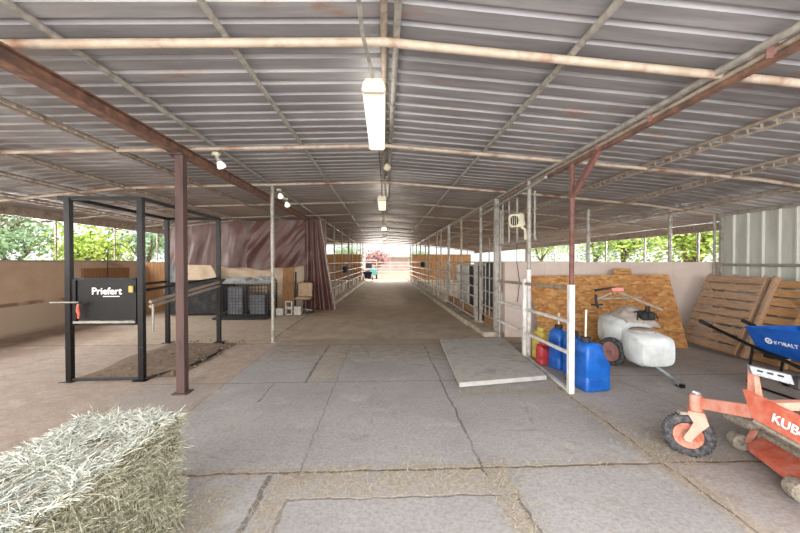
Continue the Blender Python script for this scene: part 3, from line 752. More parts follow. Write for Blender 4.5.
# ------------------------------------------------------------------ curtain and things before it
def curtain():
    t = thing('tarp_curtain', (-4, 11.3, 0), 'big brown plastic tarp curtain hung from the roof at left, right end trailing down', 'curtain')
    def main(u, v):
        x = -6.6+4.45*u
        top = rz(x)-.10
        bot = 1.33+.05*math.sin(x*2.1)+.03*math.sin(x*7)
        z = top+(bot-top)*v
        k = 1 if x < -4 else 0
        # fan-shaped creases running down to the left on the right half
        s_ = x+(1.2 if x > -4.2 else .25)*(v-.5)
        a = .045*math.sin(s_*7+1.5*math.sin(x*3))*(.4+.9*v)+.075*noise.noise(V((s_*3.2, z*1.1, 2)))+.018*noise.noise(V((s_*9, z*2.2, 7)))
        return (x, 11.22+a, z-.03*abs(math.sin(x*4.7))*(1-v))
    MB().grid(main, 220, 44).build('sheet', 'curtain', t, True)
    def wing(u, v):
        xt = -2.40+.42*u; xb = -2.5+.97*u
        x = xt+(xb-xt)*v**1.3
        z = (rz(xt)-.1)*(1-v)+.03*v+.05*u*v*(1-v)
        a = (.07*math.sin(u*22+v*2)+.06*noise.noise(V((u*6, v*2, 4))))*(.35+.8*v)
        return (x, 11.12+a+.05*u, z)
    MB().grid(wing, 80, 50).build('hanging_end', 'curtain', t, True)
    def side(u, v):
        xt, xb = -1.98, -1.53
        x = xt+(xb-xt)*v**1.3-.25*u*v
        return (x+.04*math.sin(u*14), 11.17+.9*u+.0*v, 2.85*(1-v)+.03*v)
    MB().grid(side, 30, 30).build('side_fold', 'curtain', t, True)
    MB().tube((-1.95, 11.12, 2.8), (-1.50, 11.10, .06), .018).build('edge_pole', 'galv_dirty', t, True)
    MB().tube((-6.7, 11.25, rz(-6.7)-.10), (-4.6, 11.25, rz(-4.6)-.08), .02).build('hanging_pole', 'galv', t, True)
    def flap(u, v):
        x = -6.55+.35*u-.1*v; z = 1.4-.85*v
        return (x, 11.15+.06*math.sin(u*12), z)
    MB().grid(flap, 20, 20).build('left_flap', 'crinkle', t, True)
curtain()
t = thing('rubber_panel_pen', (-5.2, 10.3, 0), 'solid black panel box standing before the curtain, behind the stocks', 'panel')
MB().box(-6.0, -4.62, 10.28, 10.33, .06, .90).build('front_panel', 'dusty_black', t)
MB().box(-6.0, -5.96, 10.33, 11.0, .06, .88).build('side_panel', 'black_rubber', t)
MB().box(-4.66, -4.62, 10.33, 11.0, .06, .88).build('side_panel', 'black_rubber', t)
for z in (.05, .92): MB().tube((-6.02, 10.27, z), (-4.6, 10.27, z), .02).build('edge_rail', 'black_steel', t, True)
for i, (x, w) in enumerate(((-5.85, .5), (-5.15, .6))):
    MB().bbox(x, x+w, 10.45, 10.9, .9, .97+.03*i, .02).build('stored_lid', 'dusty_black', t)
t = thing('wire_crate', (-3.8, 9.9, 0), 'black wire pen with silver plastic piled on top, left of the silver post', 'crate')
def wire_panel(mb, p0, p1, z0, z1, nx, nz, r=.004):
    p0, p1 = V(p0), V(p1)
    for k in range(nx+1):
        p = p0.lerp(p1, k/nx); mb.beam((p.x, p.y, z0), (p.x, p.y, z1), r*2, r*2, (0, 1, 0))
    for k in range(nz+1):
        z = z0+(z1-z0)*k/nz; mb.beam((p0.x, p0.y, z), (p1.x, p1.y, z), r*2, r*2)
for nm, a, b_ in (('front_wire', (-4.38, 9.95), (-3.16, 9.95)), ('back_wire', (-4.38, 10.75), (-3.16, 10.75)), ('side_wire', (-4.38, 9.95), (-4.38, 10.75)), ('side_wire', (-3.16, 9.95), (-3.16, 10.75))):
    mb = MB(); wire_panel(mb, (*a, 0), (*b_, 0), .08, .86, 14, 9); mb.build(nm, 'black_steel', t)
mb = MB()
for x, y in ((-4.38, 9.95), (-3.16, 9.95), (-4.38, 10.75), (-3.16, 10.75), (-3.75, 9.95)): mb.tube((x, y, .03), (x, y, .88), .016)
for z in (.06, .87):
    mb.path([(-4.38, 9.95, z), (-3.16, 9.95, z), (-3.16, 10.75, z), (-4.38, 10.75, z), (-4.38, 9.96, z)], .016, 8)
mb.build('frame', 'black_steel', t)
MB().bbox(-4.45, -3.05, 9.45, 10.8, .012, .055, .02).build('tray', 'black_rubber', t)
MB().box(-4.3, -3.9, 10.1, 10.5, .06, .8).build('inner_bin', 'grey_bin', t)
MB().box(-3.7, -3.3, 10.1, 10.5, .06, .6).build('inner_bin', 'grey_bin', t)
mb = MB()
mb.grid(lambda u, v: (-4.4+1.28*u, 9.98+.75*v, .89+.02+.17*math.sin(PI*min(1, max(0, v)))*(.55+.7*noise.noise(V((u*8, v*6, 1)))+.25)), 50, 30)
tag(mb.build('plastic_sheeting', 'crinkle', smooth=True), 'crumpled silvery plastic sheeting on top of the black wire pen', 'plastic sheet')
t = thing('leaning_door', (-2.75, 11.0, 0), 'brown wooden board leaning upright against the curtain, right of the silver post', 'board')
MB().loft([[(-2.98, 10.62, .05), (-2.62, 10.62, .02), (-2.62, 10.66, .02), (-2.98, 10.66, .05)], [(-3.06, 11.08, 1.32), (-2.76, 11.08, 1.34), (-2.76, 11.12, 1.34), (-3.06, 11.12, 1.32)]]).build('board', 'brown_board', t)
mb = MB(); mb.beam((-2.66, 10.99, 1.2), (-2.62, 10.72, .0), .05, .03)
tag(mb.build('plank', 'dusty_black'), 'thin dark plank leaning between the brown board and office chair', 'plank')
for i, (x, y, z, w, h) in enumerate([(-2.80, 10.42, .0, .40, .19), (-2.80, 10.42, .20, .40, .19), (-3.03, 10.30, .0, .2, .2), (-2.55, 10.38, .0, .2, .24)]):
    o = None; mb = MB()
    if i < 2:
        mb.box(x, x+.20, y-.1, y+.1, z, z+.03); mb.box(x, x+.20, y-.1, y+.1, z+.16, z+.19)
        mb.box(x, x+.03, y-.1, y+.1, z+.03, z+.16); mb.box(x+.17, x+.20, y-.1, y+.1, z+.03, z+.16)
    else: mb.bbox(x, x+w, y-.1, y+.1, z, z+h, .01)
    tag(mb.build('cinder_block', 'conc_block'), ('lower hollow cinder block of the two stacked by the chair', 'upper hollow cinder block of the two stacked by the chair', 'small pale concrete block beside the foot of the brown board', 'pale block between the stacked blocks and office chair')[i], 'block')
t = thing('office_chair', (-2.36, 11.0, 0), 'worn tan office chair in front of the brown curtain', 'chair')
cx, cy = -2.36, 10.75
MB().bbox(cx-.22, cx+.22, cy+.12, cy+.19, .40, .88, .03).build('backrest', 'chair_tan', t, True)
MB().bbox(cx-.22, cx+.22, cy-.25, cy+.15, .40, .48, .03).build('seat', 'chair_tan', t, True)
MB().path([(cx-.23, cy+.1, .44), (cx-.23, cy+.15, .86), (cx, cy+.2, .93), (cx+.23, cy+.15, .86), (cx+.23, cy+.1, .44)], .014).build('back_frame', 'dusty_black', t, True)
MB().tube((cx, cy-.05, .10), (cx, cy-.05, .42), .025).build('gas_column', 'black_steel', t, True)
for k in range(5):
    a = k*2*PI/5+.3; e = V((cx+.25*math.cos(a), cy-.05+.25*math.sin(a), .07))
    l = MB().beam((cx, cy-.05, .12), e, .035, .025).build('leg', 'galv', t)
    MB().lathe([(.028, -.012), (.03, 0), (.028, .012)], e-V((0, 0, .04)), (math.sin(a), math.cos(a), 0), 12).build('caster', 'black_rubber', l, True)

mb = MB(); mb.box(-7.40, -7.36, 9.15, 10.75, .92, 1.34)
tag(mb.build('shelf_board', 'brown_board'), 'weathered brown board fixed on the tan left wall behind the head panel', 'board')
mb = MB(); mb.box(-7.30, -6.55, 11.38, 11.42, .0, 1.5)
tag(mb.build('corner_board', 'brown_board'), 'brown wooden board standing in the far corner of the left wall', 'board')
mb = MB(); mb.path([(-7.32, 9.85, .0), (-7.30, 9.85, 1.6)]+[(-7.03-.27*math.cos(a), 9.85, 1.72+.25*math.sin(a)) for a in [i*PI/10 for i in range(9)]], .012, 8)
tag(mb.build('wire_hoop', 'dusty_black', smooth=True), 'thin arched pipe rising above the tan left wall by the stocks', 'pipe')
mb = MB(); mb.loft([[(-5.9, 11.0, .9), (-4.9, 11.0, .9), (-4.9, 11.03, .9), (-5.9, 11.03, .9)], [(-5.95, 11.06, 1.42), (-5.2, 11.06, 1.40), (-5.2, 11.09, 1.40), (-5.95, 11.09, 1.42)]])
tag(mb.build('plywood_offcut', 'back_wall'), 'pale plywood piece standing behind the solid black panel box', 'board')
# ------------------------------------------------------------------ OSB boards
def osb():
    mb = MB(); mb.loft([[(2.92, 6.58, .005), (5.27, 5.99, .005), (5.275, 6.01, .005), (2.925, 6.60, .005)], [(2.82, 6.90, 1.23), (5.20, 6.36, 1.27), (5.205, 6.38, 1.27), (2.825, 6.92, 1.23)]])
    tag(mb.build('osb_board', 'osb'), 'wide orange strand board leaning on the pink block wall', 'board')
    mb = MB(); mb.loft([[(4.35, 6.42, .005), (4.65, 6.36, .005), (4.65, 6.375, .005), (4.35, 6.435, .005)], [(4.35, 6.64, 1.375), (4.65, 6.58, 1.375), (4.65, 6.595, 1.375), (4.35, 6.655, 1.375)]])
    tag(mb.build('osb_board', 'osb'), 'narrow strand board offcut poking up behind the wide one', 'board')
osb()
# ------------------------------------------------------------------ pallets leaning on the side wall
def pallet(y0, y1, flip, label, m, m2, xo=0, nb=9):
    t = thing('wooden_pallet', (5.55+xo, (y0+y1)/2, 0), label, 'pallet', None)
    b0 = V((5.50+xo, 0, .02)); b1 = V((6.02+xo, 0, 1.25)); up = (b1-b0); L = up.length; up.normalize(); nrm = V((-up.z, 0, up.x))
    def P(y, s_, d): return V((b0.x, y, b0.z))+up*s_+nrm*d
    def slab(ya, yb, s0, s1, d0, d1, skew=0):
        return MB().loft([[P(ya, s0, d0), P(yb, s0+skew, d0), P(yb, s1+skew, d0), P(ya, s1, d0)], [P(ya, s0, d1), P(yb, s0+skew, d1), P(yb, s1+skew, d1), P(ya, s1, d1)]])
    R = random.Random(int(y0*10))
    w = (L-.02)/nb
    fd = (.10, .12) if not flip else (.0, .02)
    bd = (.0, .02) if not flip else (.10, .12)
    for k in range(nb):
        g = .022+R.random()*.02
        slab(y0, y1, k*w+g/2, (k+1)*w-g/2, *fd, skew=R.uniform(-.006, .006)).build('deck_board', m2 if flip else m, t)
    for yy in ((y0+.02, (y0+y1)/2, y1-.06)):
        slab(yy, yy+.045, 0, L, .02, .10).build('stringer', m, t)
    if flip:
        for yy in (y0+.0, y0+.55): slab(yy, yy+.10, 0, L, .10, .12).build('cross_board', m2, t)
    else:
        for k in (0, 4, 8): slab(y0, y1, k*w+.01, (k+1)*w-.02, *bd).build('back_board', m, t)
    return t
pallet(5.30, 6.32, False, 'grey brown slatted pallet leaning in the corner beside the orange board', 'wood', 'wood')
pallet(4.05, 5.24, True, 'reversed orange brown pallet with exposed stringers leaning behind the wheelbarrow', 'wood', 'wood_orange', 0)
pallet(2.75, 3.9, False, 'slatted pallet leaning on the corrugated wall past the wheelbarrow', 'wood', 'wood')

# ------------------------------------------------------------------ jugs
def jug(x, y, rot, label, m, h=.50, w=.30, d=.26, spout=None, cap='black_rubber', name='water_jug'):
    t = thing(name, (x, y, 0), label, 'jug'); t.rotation_euler.z = rot
    def rect(z, wx0, wx1, dy, r=.035):
        P = []
        for sx, sy in ((1, 1), (-1, 1), (-1, -1), (1, -1)):
            cxx = (wx1 if sx > 0 else wx0)-sx*r; cyy = sy*(dy/2-r)
            a0 = {(1, 1): 0, (-1, 1): PI/2, (-1, -1): PI, (1, -1): 1.5*PI}[(sx, sy)]
            for k in range(4): P.append((cxx+r*math.cos(a0+k*PI/6), cyy+r*math.sin(a0+k*PI/6), z))
        return P
    a, b = -w/2, w/2
    rings = [rect(0.004, a+.02, b-.02, d-.04), rect(.02, a, b, d), rect(h*.28, a, b, d), rect(h*.31, a+.006, b-.006, d-.012), rect(h*.34, a, b, d), rect(h*.55, a, b, d), rect(h*.78, a, b-.09, d), rect(h*.93, a+.01, b-.14, d-.03), rect(h, a+.03, b-.16, d-.09)]
    MB().loft(rings).build('body', m, t, True, local=True)
    MB().path([(b-.15, 0, h*.95), (b-.05, 0, h*.90), (b-.02, 0, h*.78), (b-.015, 0, h*.6)], [.022, .022, .02, .018], 10).build('handle', m, t, True, local=True)
    mx = a+.085
    MB().lathe([(.05, 0), (.05, .02), (.055, .022), (.055, .065), (.045, .07), (.02, .072)], (mx, 0, h-.01), n=20).build('cap', cap, t, True, local=True)
    if spout: MB().path([(mx, 0, h+.05), (mx+.005, 0, h+.05+spout)], .011, 8).build('spout', 'clear', t, True, local=True)
    # panel ribs
    MB().bbox(a+.04, b-.10, -d/2-.006, -d/2+.01, h*.10, h*.24, .004).build('molded_panel', m, t, local=True)
jug(2.45, 4.14, .15, 'large blue plastic jug in front, with a clear upright spout tube', 'blue_plastic', .56, .33, .26, spout=.33)
jug(2.52, 4.60, .15, 'blue plastic jug in the middle of the row of three', 'blue_plastic', .54, .24, .26)
jug(2.50, 4.96, .15, 'blue plastic jug at the back, beside the red can', 'blue_plastic', .56, .26, .26, spout=.17)
jug(2.34, 5.16, .2, 'small red gas can between the blue and yellow jugs', 'red_plastic', .30, .2, .16, cap='red_plastic', name='gas_can')
jug(2.45, 5.42, .2, 'faded yellow jug at the back of the jug row', 'yellow_plastic', .44, .26, .26, cap='yellow_plastic')

# ------------------------------------------------------------------ tow sprayer
def wheel(t, o, axis, R, w, hubm, tm='tyre', name='wheel', spokes=0):
    o = V(o); ax = V(axis).normalized()
    wh = MB().torus(o, ax, R-w*.42, w*.46, 32, 12, 1.05).build(name, tm, t, True)
    mb = MB()
    for k in range(36):
        a = ax.orthogonal().normalized(); b = ax.cross(a); th = k*2*PI/36
        d = a*math.cos(th)+b*math.sin(th)
        mb.beam(o+d*(R+.001)-ax*w*.3, o+d*(R+.001)+ax*w*.3, .012, .008, d)
    mb.build('tread', tm, wh)
    r = R-w*.8
    MB().lathe([(r*1.02, -w*.36), (r*.9, -w*.3), (r*.35, -w*.12), (r*.35, -w*.42), (.02, -w*.42)][::-1]+[(r*1.02, w*.36), (r*.9, w*.3), (r*.35, w*.02), (r*.30, w*.42), (.02, w*.42)], o, ax, 24).build('hub', hubm, wh, True)
    MB().lathe([(.018, -w*.6), (.018, w*.6)], o, ax, 12).build('axle_cap', 'chrome', wh, True)
    return wh
def sprayer():
    t = thing('tow_sprayer', (3.6, 5.0, 0), 'white two wheeled tow sprayer with dusty tank parked before the orange board', 'sprayer')
    def oval(cx, cy, cz, rx, rzz, n=32, p=4.2, tilt=0):
        P = []
        for k in range(n):
            a = 2*PI*k/n; c, s_ = math.cos(a), math.sin(a)
            P.append((cx+rx*math.copysign(abs(c)**(2/p), c), cy+tilt*s_, cz+rzz*math.copysign(abs(s_)**(2/p), s_)))
        return P
    # tank lofted along Y: front lobe, waist, tall rear lobe
    S = [(4.50, 3.57, .31, .16, .13), (4.51, 3.57, .31, .22, .17), (4.57, 3.57, .32, .26, .205), (4.82, 3.59, .33, .265, .215), (4.95, 3.60, .36, .23, .19), (5.02, 3.64, .41, .22, .19),
         (5.12, 3.68, .44, .29, .22), (5.40, 3.72, .45, .31, .24), (5.64, 3.74, .45, .30, .235), (5.71, 3.74, .45, .26, .2), (5.72, 3.74, .45, .08, .08)]
    tk = MB().loft([oval(cx, y, cz, a, b) for y, cx, cz, a, b in S]).build('tank', 'white_plastic', t, True)
    MB().torus((3.58, 4.76, .44), (0, .10, 1), .225, .016, 32, 8, .6).build('tank_rim', 'white_plastic', tk, True)
    MB().lathe([(.16, 0), (.16, .03), (.13, .045), (.03, .05)], (3.60, 4.85, .53), (0, 0, 1), 24).build('lid', 'dusty_plastic', tk, True)
    def hump(u, v):
        x = 3.47+.54*u; y = 5.02+.62*v
        z = .56+.27*math.sin(PI*u)**.5*math.sin(PI*v)**.6+.03*noise.noise(V((u*7, v*7, 0)))
        return (x, y, z)
    MB().grid(hump, 24, 24).build('dusty_cover', 'dusty_plastic', t, True)
    MB().tube((3.30, 5.12, .2), (4.02, 5.12, .2), .015).build('axle', 'black_steel', t, True)
    wheel(t, (3.31, 5.08, .2), (1, .3, 0), .2, .08, mat('pink_hub', '#b98781', '#a57670', 20, .7))
    wheel(t, (4.02, 5.12, .2), (1, 0, 0), .2, .09, 'hub_orange')
    MB().path([(3.62, 5.5, .22), (3.58, 4.8, .16), (3.54, 4.42, .11), (3.53, 4.12, .035)], .026, 10).build('tongue', 'chrome', t, True)
    MB().box(3.51, 3.555, 4.08, 4.17, .01, .05).build('hitch', 'black_steel', t)
    for s_ in (-1, 1): MB().beam((3.6+s_*.2, 5.5, .22), (3.6+s_*.12, 4.6, .15), .03, .03).build('frame_rail', 'black_steel', t)
    # pump, valves and hoses on top
    p = MB().bbox(3.72, 3.90, 4.98, 5.16, .66, .78, .02).build('pump', 'black_rubber', t)
    R = random.Random(2)
    for k in range(7):
        a = V((3.55+R.random()*.4, 4.9+R.random()*.3, .68)); b_ = a+V((R.uniform(-.2, .2), R.uniform(-.15, .2), R.uniform(0, .12)))
        MB().path([a, (a+b_)/2+V((0, 0, .07)), b_], .011, 8).build('hose', 'black_rubber', t, True)
    MB().lathe([(.03, 0), (.03, .08)], (3.82, 5.05, .78), n=14).build('motor', 'dusty_black', t, True)
    for x0_, x1_ in ((3.34, 3.42), (3.4, 3.9)):
        MB().tube((x0_, 5.5, .92), (x1_+.1, 5.42, 1.02 if x0_ < 3.4 else .95), .014).build('boom_arm', 'galv', t, True)
    MB().beam((3.62, 5.60, 1.08), (4.05, 5.05, .80), .03, .03).build('boom_arm', 'galv_dirty', t)
    MB().beam((3.28, 5.45, 1.06), (3.62, 5.5, 1.10), .04, .03).build('boom_bracket', 'dusty_black', t)
    MB().box(3.52, 3.70, 5.40, 5.44, 1.05, 1.10).build('pink_label', mat('pink_label', '#d98c84'), t)
    MB().path([(3.26, 5.4, 1.0), (3.25, 5.38, .9), (3.28, 5.38, .8)], .02, 8).build('nozzle', 'black_rubber', t, True)
    MB().path([(3.20, 5.42, .84), (3.38, 5.42, .84)], .014, 8).build('nozzle', 'black_rubber', t, True)
sprayer()

# ------------------------------------------------------------------ wheelbarrow
def barrow():
    t = None
    t = thing('wheelbarrow', (4.55, 3.7, 0), 'blue steel wheelbarrow with black handles parked in front of the pallets', 'wheelbarrow')
    xa, xb = 4.22, 4.88
    outer = [[(xa, 4.08, .72), (xb, 4.08, .72), (xb-.02, 3.0, .80), (xa+.02, 3.0, .80)], [(xa+.09, 4.03, .485), (xb-.09, 4.03, .485), (xb-.12, 3.35, .40), (xa+.12, 3.35, .40)]]
    top, bot = outer
    def inset(r, k, dz):
        c = sum((V(p) for p in r), V((0, 0, 0)))/4
        return [V(p)+(c-V(p)).normalized()*k+V((0, 0, dz)) for p in r]
    mb = MB(); rings = [bot, top, inset(top, .008, 0), inset(bot, .012, .01)]
    mb.loft(rings)
    tr = mb.build('tray', 'blue_tray', t)
    MB().path([V(p)+V((0, 0, .0)) for p in top]+[top[0]], .013, 8).build('rolled_rim', 'blue_tray', tr, True)
    # lettering on left side face
    P00 = V(bot[0]); P01 = V(bot[3]); T0 = V(top[0]); T1 = V(top[3])
    ux = (P01+T1-P00-T0).normalized(); upv = (T0-P00).normalized(); nn = ux.cross(upv).normalized()
    c = P00.lerp(T0, .40)+ux*.235
    text('lettering', 'KOBALT', .062, 'letter_white', tr, c+nn*.006+ux*.01, ux, upv, .0008)
    MB().torus(c+nn*.008-ux*.035+upv*.03, nn, .03, .008, 20, 8, .4).build('round_logo', 'letter_white', tr, True)
    MB().lathe([(.012, 0), (.012, .004)], c+nn*.006-ux*.035+upv*.03, nn, 12).build('logo_dot', 'letter_white', tr)
    for s_, x in ((1, 4.24), (-1, 4.85)):
        x2 = 4.55-s_*.08
        MB().path([(x, 4.66, .67), (x+.02*s_, 4.0, .49), (x+.06*s_, 3.5, .36), (x2, 2.86, .22)], .02, 10).build('handle_shaft', 'black_steel', t, True)
        MB().tube((x-.002*s_, 4.72, .69), (x, 4.56, .645), .026, 12).build('grip', 'black_rubber', t, True)
        xx = x+.10*s_
        MB().path([(xx, 4.1, .50), (xx, 4.16, .03), (xx, 4.10, .012), (xx, 3.6, .012), (xx, 3.45, .35)], .014, 10).build('leg', 'black_steel', t, True)
    MB().tube((4.34, 4.15, .10), (4.75, 4.15, .10), .012).build('leg_brace', 'black_steel', t, True)
    MB().tube((4.34, 3.6, .43), (4.76, 3.6, .43), .014).build('cross_brace', 'black_steel', t, True)
    MB().box(4.36, 4.76, 3.9, 4.0, .38, .46).build('tray_bracket', 'black_steel', t)
    wheel(t, (4.545, 2.9, .2), (1, 0, 0), .2, .10, 'white_plastic')
barrow(); [setattr(o, 'location', V((4.66, 3.74, 0))) for o in C.objects if o.name == 'wheelbarrow']

# ------------------------------------------------------------------ mower
def mower():
    t = thing('zero_turn_mower', (2.9, 2.0, 0), 'faded orange zero turn mower with dusty deck at the right edge', 'mower')
    ay = V((-.62, -.78, 0)).normalized()
    # two front casters joined by the axle beam
    for s_, yc in ((1, 2.68), (-1, 1.20)):
        cx, cy = (2.36, 2.68) if s_ > 0 else (2.34, .98)
        w = wheel(t, (cx, cy, .16), ay if s_ > 0 else (-.3, -.95, 0), .162, .085, 'hub_deep', name='caster_wheel')
        hubo = V((cx, cy, .16))
        nrm = ay if s_ > 0 else V((-.3, -.95, 0)).normalized(); fw = V((-nrm.y, nrm.x, 0))  # along the wheel plane
        piv = V((cx, cy, .40))+fw*.045
        for q in (1, -1):
            a = hubo+nrm*.062*q
            b_ = V((piv.x, piv.y, .345))+nrm*.06*q
            mid = a.lerp(b_, .66)+fw*.045
            mb = MB(); d = fw
            def rr(c, wd): return [c+d*wd+nrm*.006, c-d*wd+nrm*.006, c-d*wd-nrm*.006, c+d*wd-nrm*.006]
            a = a+V((0, 0, .0)); mb.loft([rr(a-V((0, 0, .03)), .016), rr(a, .030), rr(a.lerp(mid, .5), .034), rr(mid, .046), rr(b_, .05), rr(b_+V((0, 0, .02)), .045)])
            mb.build('fork_plate', 'fork_pink', w)
        MB().beam(V((piv.x, piv.y, .352))-nrm*.068, V((piv.x, piv.y, .352))+nrm*.068, .10, .02).build('fork_crown', 'orange_dirty', w)
        MB().beam(piv+V((-.12, .02, -.06)), piv+V((.0, -.02, -.055)), .05, .02).build('mud_scraper', 'dust', w)
        MB().lathe([(.036, 0), (.04, .02), (.04, .11), (.036, .125), (.02, .13)], piv+V((0, 0, -.045)), n=20).build('pivot_tube', 'orange_dirty', t, True)
        MB().lathe([(.03, 0), (.03, .014)], piv+V((0, 0, .085)), n=8).build('grease_cap', 'chrome', t)
    # axle arms
    def bar4(x, y, z0, z1, w=.05): return [(x, y, z0), (x+w, y, z0), (x+w, y, z1), (x, y, z1)]
    MB().loft([bar4(2.40, 2.66, .375, .455), bar4(2.345, 2.19, .50, .585)]).build('axle_arm', 'orange_dirty', t)
    MB().loft([bar4(2.345, 1.31, .50, .585), bar4(2.37, .98, .375, .455)]).build('axle_arm', 'orange_dirty', t)
    pl = MB().loft([[(x, 2.235, .67), (x, 2.175, .51), (x, 1.75, .455), (x, 1.33, .51), (x, 1.27, .67), (x, 1.75, .60)] for x in (2.335, 2.37)]).build('front_plate', 'orange_red', t)
    text('lettering', 'KUBOTA', .075, 'letter_white', pl, (2.328, 2.055, .545), (0, -1, -.17), (0, 0, 1), .0012)
    MB().box(2.37, 3.3, 1.33, 2.16, .50, .52).build('floor_plate', 'orange_red', t)
    MB().path([(2.35, 2.17, .49), (2.35, 1.75, .435), (2.35, 1.33, .49)], .014, 8).build('lower_lip', 'dust', t)
    # pedal lever
    MB().loft([bar4(2.50, 2.30, .5, .52, .06), bar4(2.50, 2.32, .76, .78, .03)]).build('pedal_lever', 'orange_dirty', t)
    MB().beam((2.515, 2.34, .56), (2.515, 2.34, .775), .05, .02, (1, 0, 0)).build('pedal_lever', 'orange_dirty', t)
    pd = MB().loft([[(2.48, 2.35, .80), (2.62, 2.22, .775), (2.62, 2.20, .72), (2.48, 2.33, .75)], [(2.46, 2.31, .80), (2.60, 2.18, .775), (2.60, 2.16, .72), (2.46, 2.29, .75)]]).build('foot_pedal', 'pedal_grey', t)
    for k in range(3):
        c = V((2.485+.035*k, 2.285-.033*k, .777-.006*k)); MB().beam(c, c+V((.02, -.02, -.004)), .012, .012).build('tread_slot', 'dusty_black', pd)
    MB().bbox(2.60, 2.66, 2.13, 2.20, .69, .77, .01).build('pedal_grip', 'black_rubber', t)
    MB().beam((2.37, 2.14, .60), (3.1, 2.14, .60), .05, .05).build('frame_rail', 'orange_dirty', t)
    MB().beam((2.37, 1.36, .60), (3.1, 1.50, .62), .05, .05).build('frame_rail', 'orange_dirty', t)
    # deck with sloped red front lip
    dk = MB().loft([[(2.86, 2.66, .08), (2.50, 1.25, .08), (3.75, 1.05, .08), (3.75, 2.66, .08)], [(2.90, 2.66, .20), (2.54, 1.25, .20), (3.75, 1.05, .20), (3.75, 2.66, .20)], [(2.97, 2.60, .26), (2.65, 1.3, .26), (3.7, 1.2, .26), (3.7, 2.6, .26)]]).build('mower_deck', 'dust', t)
    MB().grid(lambda u, v: (2.50+.36*v+.03+.85*u, 1.3+1.36*v, .19+min(1, u*5)*.09+.06*math.sin(PI*min(1, u+.15))*(1+noise.noise(V((u*9, v*14, 0))))), 40, 60).build('clippings', 'dust', dk, True)
    L0, L1 = (2.76, 2.60), (2.36, 1.4)
    MB().loft([[(L0[0], L0[1], .07), (L1[0], L1[1], .07), (L1[0]+.05, L1[1], .07), (L0[0]+.05, L0[1], .07)], [(L0[0], L0[1], .12), (L1[0], L1[1], .12), (L1[0]+.05, L1[1], .12), (L0[0]+.05, L0[1], .12)], [(L0[0]+.13, L0[1], .175), (L1[0]+.13, L1[1], .175), (L1[0]+.17, L1[1], .175), (L0[0]+.17, L0[1], .175)]]).build('deck_lip', 'orange_red', t)
    for (x, y) in ((2.84, 2.745), (2.60, 2.13), (2.36, 1.28)):
        r = MB().lathe([(.03, -.05), (.062, -.045), (.066, 0), (.062, .045), (.03, .05)], (x, y, .07), (.32, .95, 0), 20).build('anti_scalp_roller', 'dust', t, True)
        MB().tube((x-.01, y-.05, .07), (x-.03, y-.09, .08), .012).build('roller_bolt', 'chrome', r)
        MB().beam((x-.01, y-.07, .06), (x+.06, y-.08, .22), .05, .012).build('roller_bracket', 'orange_dirty', r)
    MB().bbox(2.80, 2.98, 2.62, 2.86, .20, .27, .02).build('belt_cover', 'dust', t)
    # body, seat, engine, rear wheels (out of frame)
    MB().bbox(3.1, 4.2, 1.6, 2.25, .38, .68, .03).build('body', 'orange_red', t)
    MB().bbox(3.05, 3.5, 1.7, 2.15, .68, .78, .04).build('seat', 'black_rubber', t, True)
    MB().bbox(3.46, 3.56, 1.7, 2.15, .74, 1.15, .04).build('backrest', 'black_rubber', t, True)
    MB().bbox(3.75, 4.2, 1.68, 2.18, .68, .95, .05).build('engine', 'dusty_black', t)
    for y in (1.45, 2.42):
        wheel(t, (3.85, y, .26), (0, 1, 0), .26, .22, 'hub_orange', name='rear_wheel')
    for y in (1.64, 2.2): MB().path([(3.0, y, .65), (2.95, y, 1.0), (2.95, 1.92+(y-1.92)*.4, 1.05)], .014).build('steering_lever', 'black_steel', t, True)
mower()

# ------------------------------------------------------------------ far end
t = thing('utility_cart', (-1.1, 31.5, 0), 'small turquoise utility vehicle parked outside the far opening', 'vehicle')
MB().bbox(-1.35, -.62, 31.2, 33.0, .35, .85, .05).build('body', 'teal', t, True)
MB().bbox(-1.7, -.62, 31.6, 32.8, 1.62, 1.70, .02).build('canopy_roof', 'white_plastic', t)
MB().box(-1.60, -1.05, 31.5, 31.53, .95, 1.4).build('windshield', 'glass_dark', t)
for x, y in ((-1.62, 31.6), (-.66, 31.6), (-1.62, 32.7), (-.66, 32.7)): MB().tube((x, y, .8), (x, y, 1.64), .02).build('roof_post', 'white_plastic', t)
for x in (-1.3, -.66):
    for y in (31.45, 32.7): MB().lathe([(.1, -.06), (.24, -.06), (.25, 0), (.24, .06), (.1, .06)], (x, y, .25), (1, 0, 0), 18).build('wheel', 'black_rubber', t, True)
t = thing('manure_cart', (-1.25, 27.9, 0), 'dark navy two wheeled muck cart by the left post of the far opening', 'cart')
MB().loft([[(x, y, .25) for x, y in ((-1.48, 27.6), (-1.0, 27.6), (-1.0, 28.15), (-1.48, 28.15))], [(x, y, .74) for x, y in ((-1.58, 27.45), (-.9, 27.45), (-.9, 28.3), (-1.58, 28.3))]]).build('tub', 'navy', t)
MB().path([(-1.55, 27.5, .7), (-1.6, 27.2, .85), (-1.0, 27.2, .85), (-.95, 27.5, .7)], .015).build('handle', 'black_steel', t)
for x in (-1.6, -.9): MB().torus((x, 27.9, .22), (1, 0, 0), .19, .03, 24, 8).build('wheel', 'black_rubber', t, True)
for x in (-1.5, -1.0): MB().tube((x, 27.55, .0), (x, 27.55, .3), .012).build('leg', 'black_steel', t)
MB().grid(lambda u, v: (-1.55+.6*u, 27.5+.75*v, .72+.12*math.sin(PI*u)*math.sin(PI*v)), 10, 10).build('load', 'dirt', t, True)
t = thing('pipe_fence', (2, 40, 0), 'pale pipe rail fence crossing the yard beyond the far opening', 'fence')
for z in (1.45, 1.1, .75, .4): MB().tube((-14, 40, z), (14, 40, z), .04, 8).build('rail', 'white_paint', t, True)
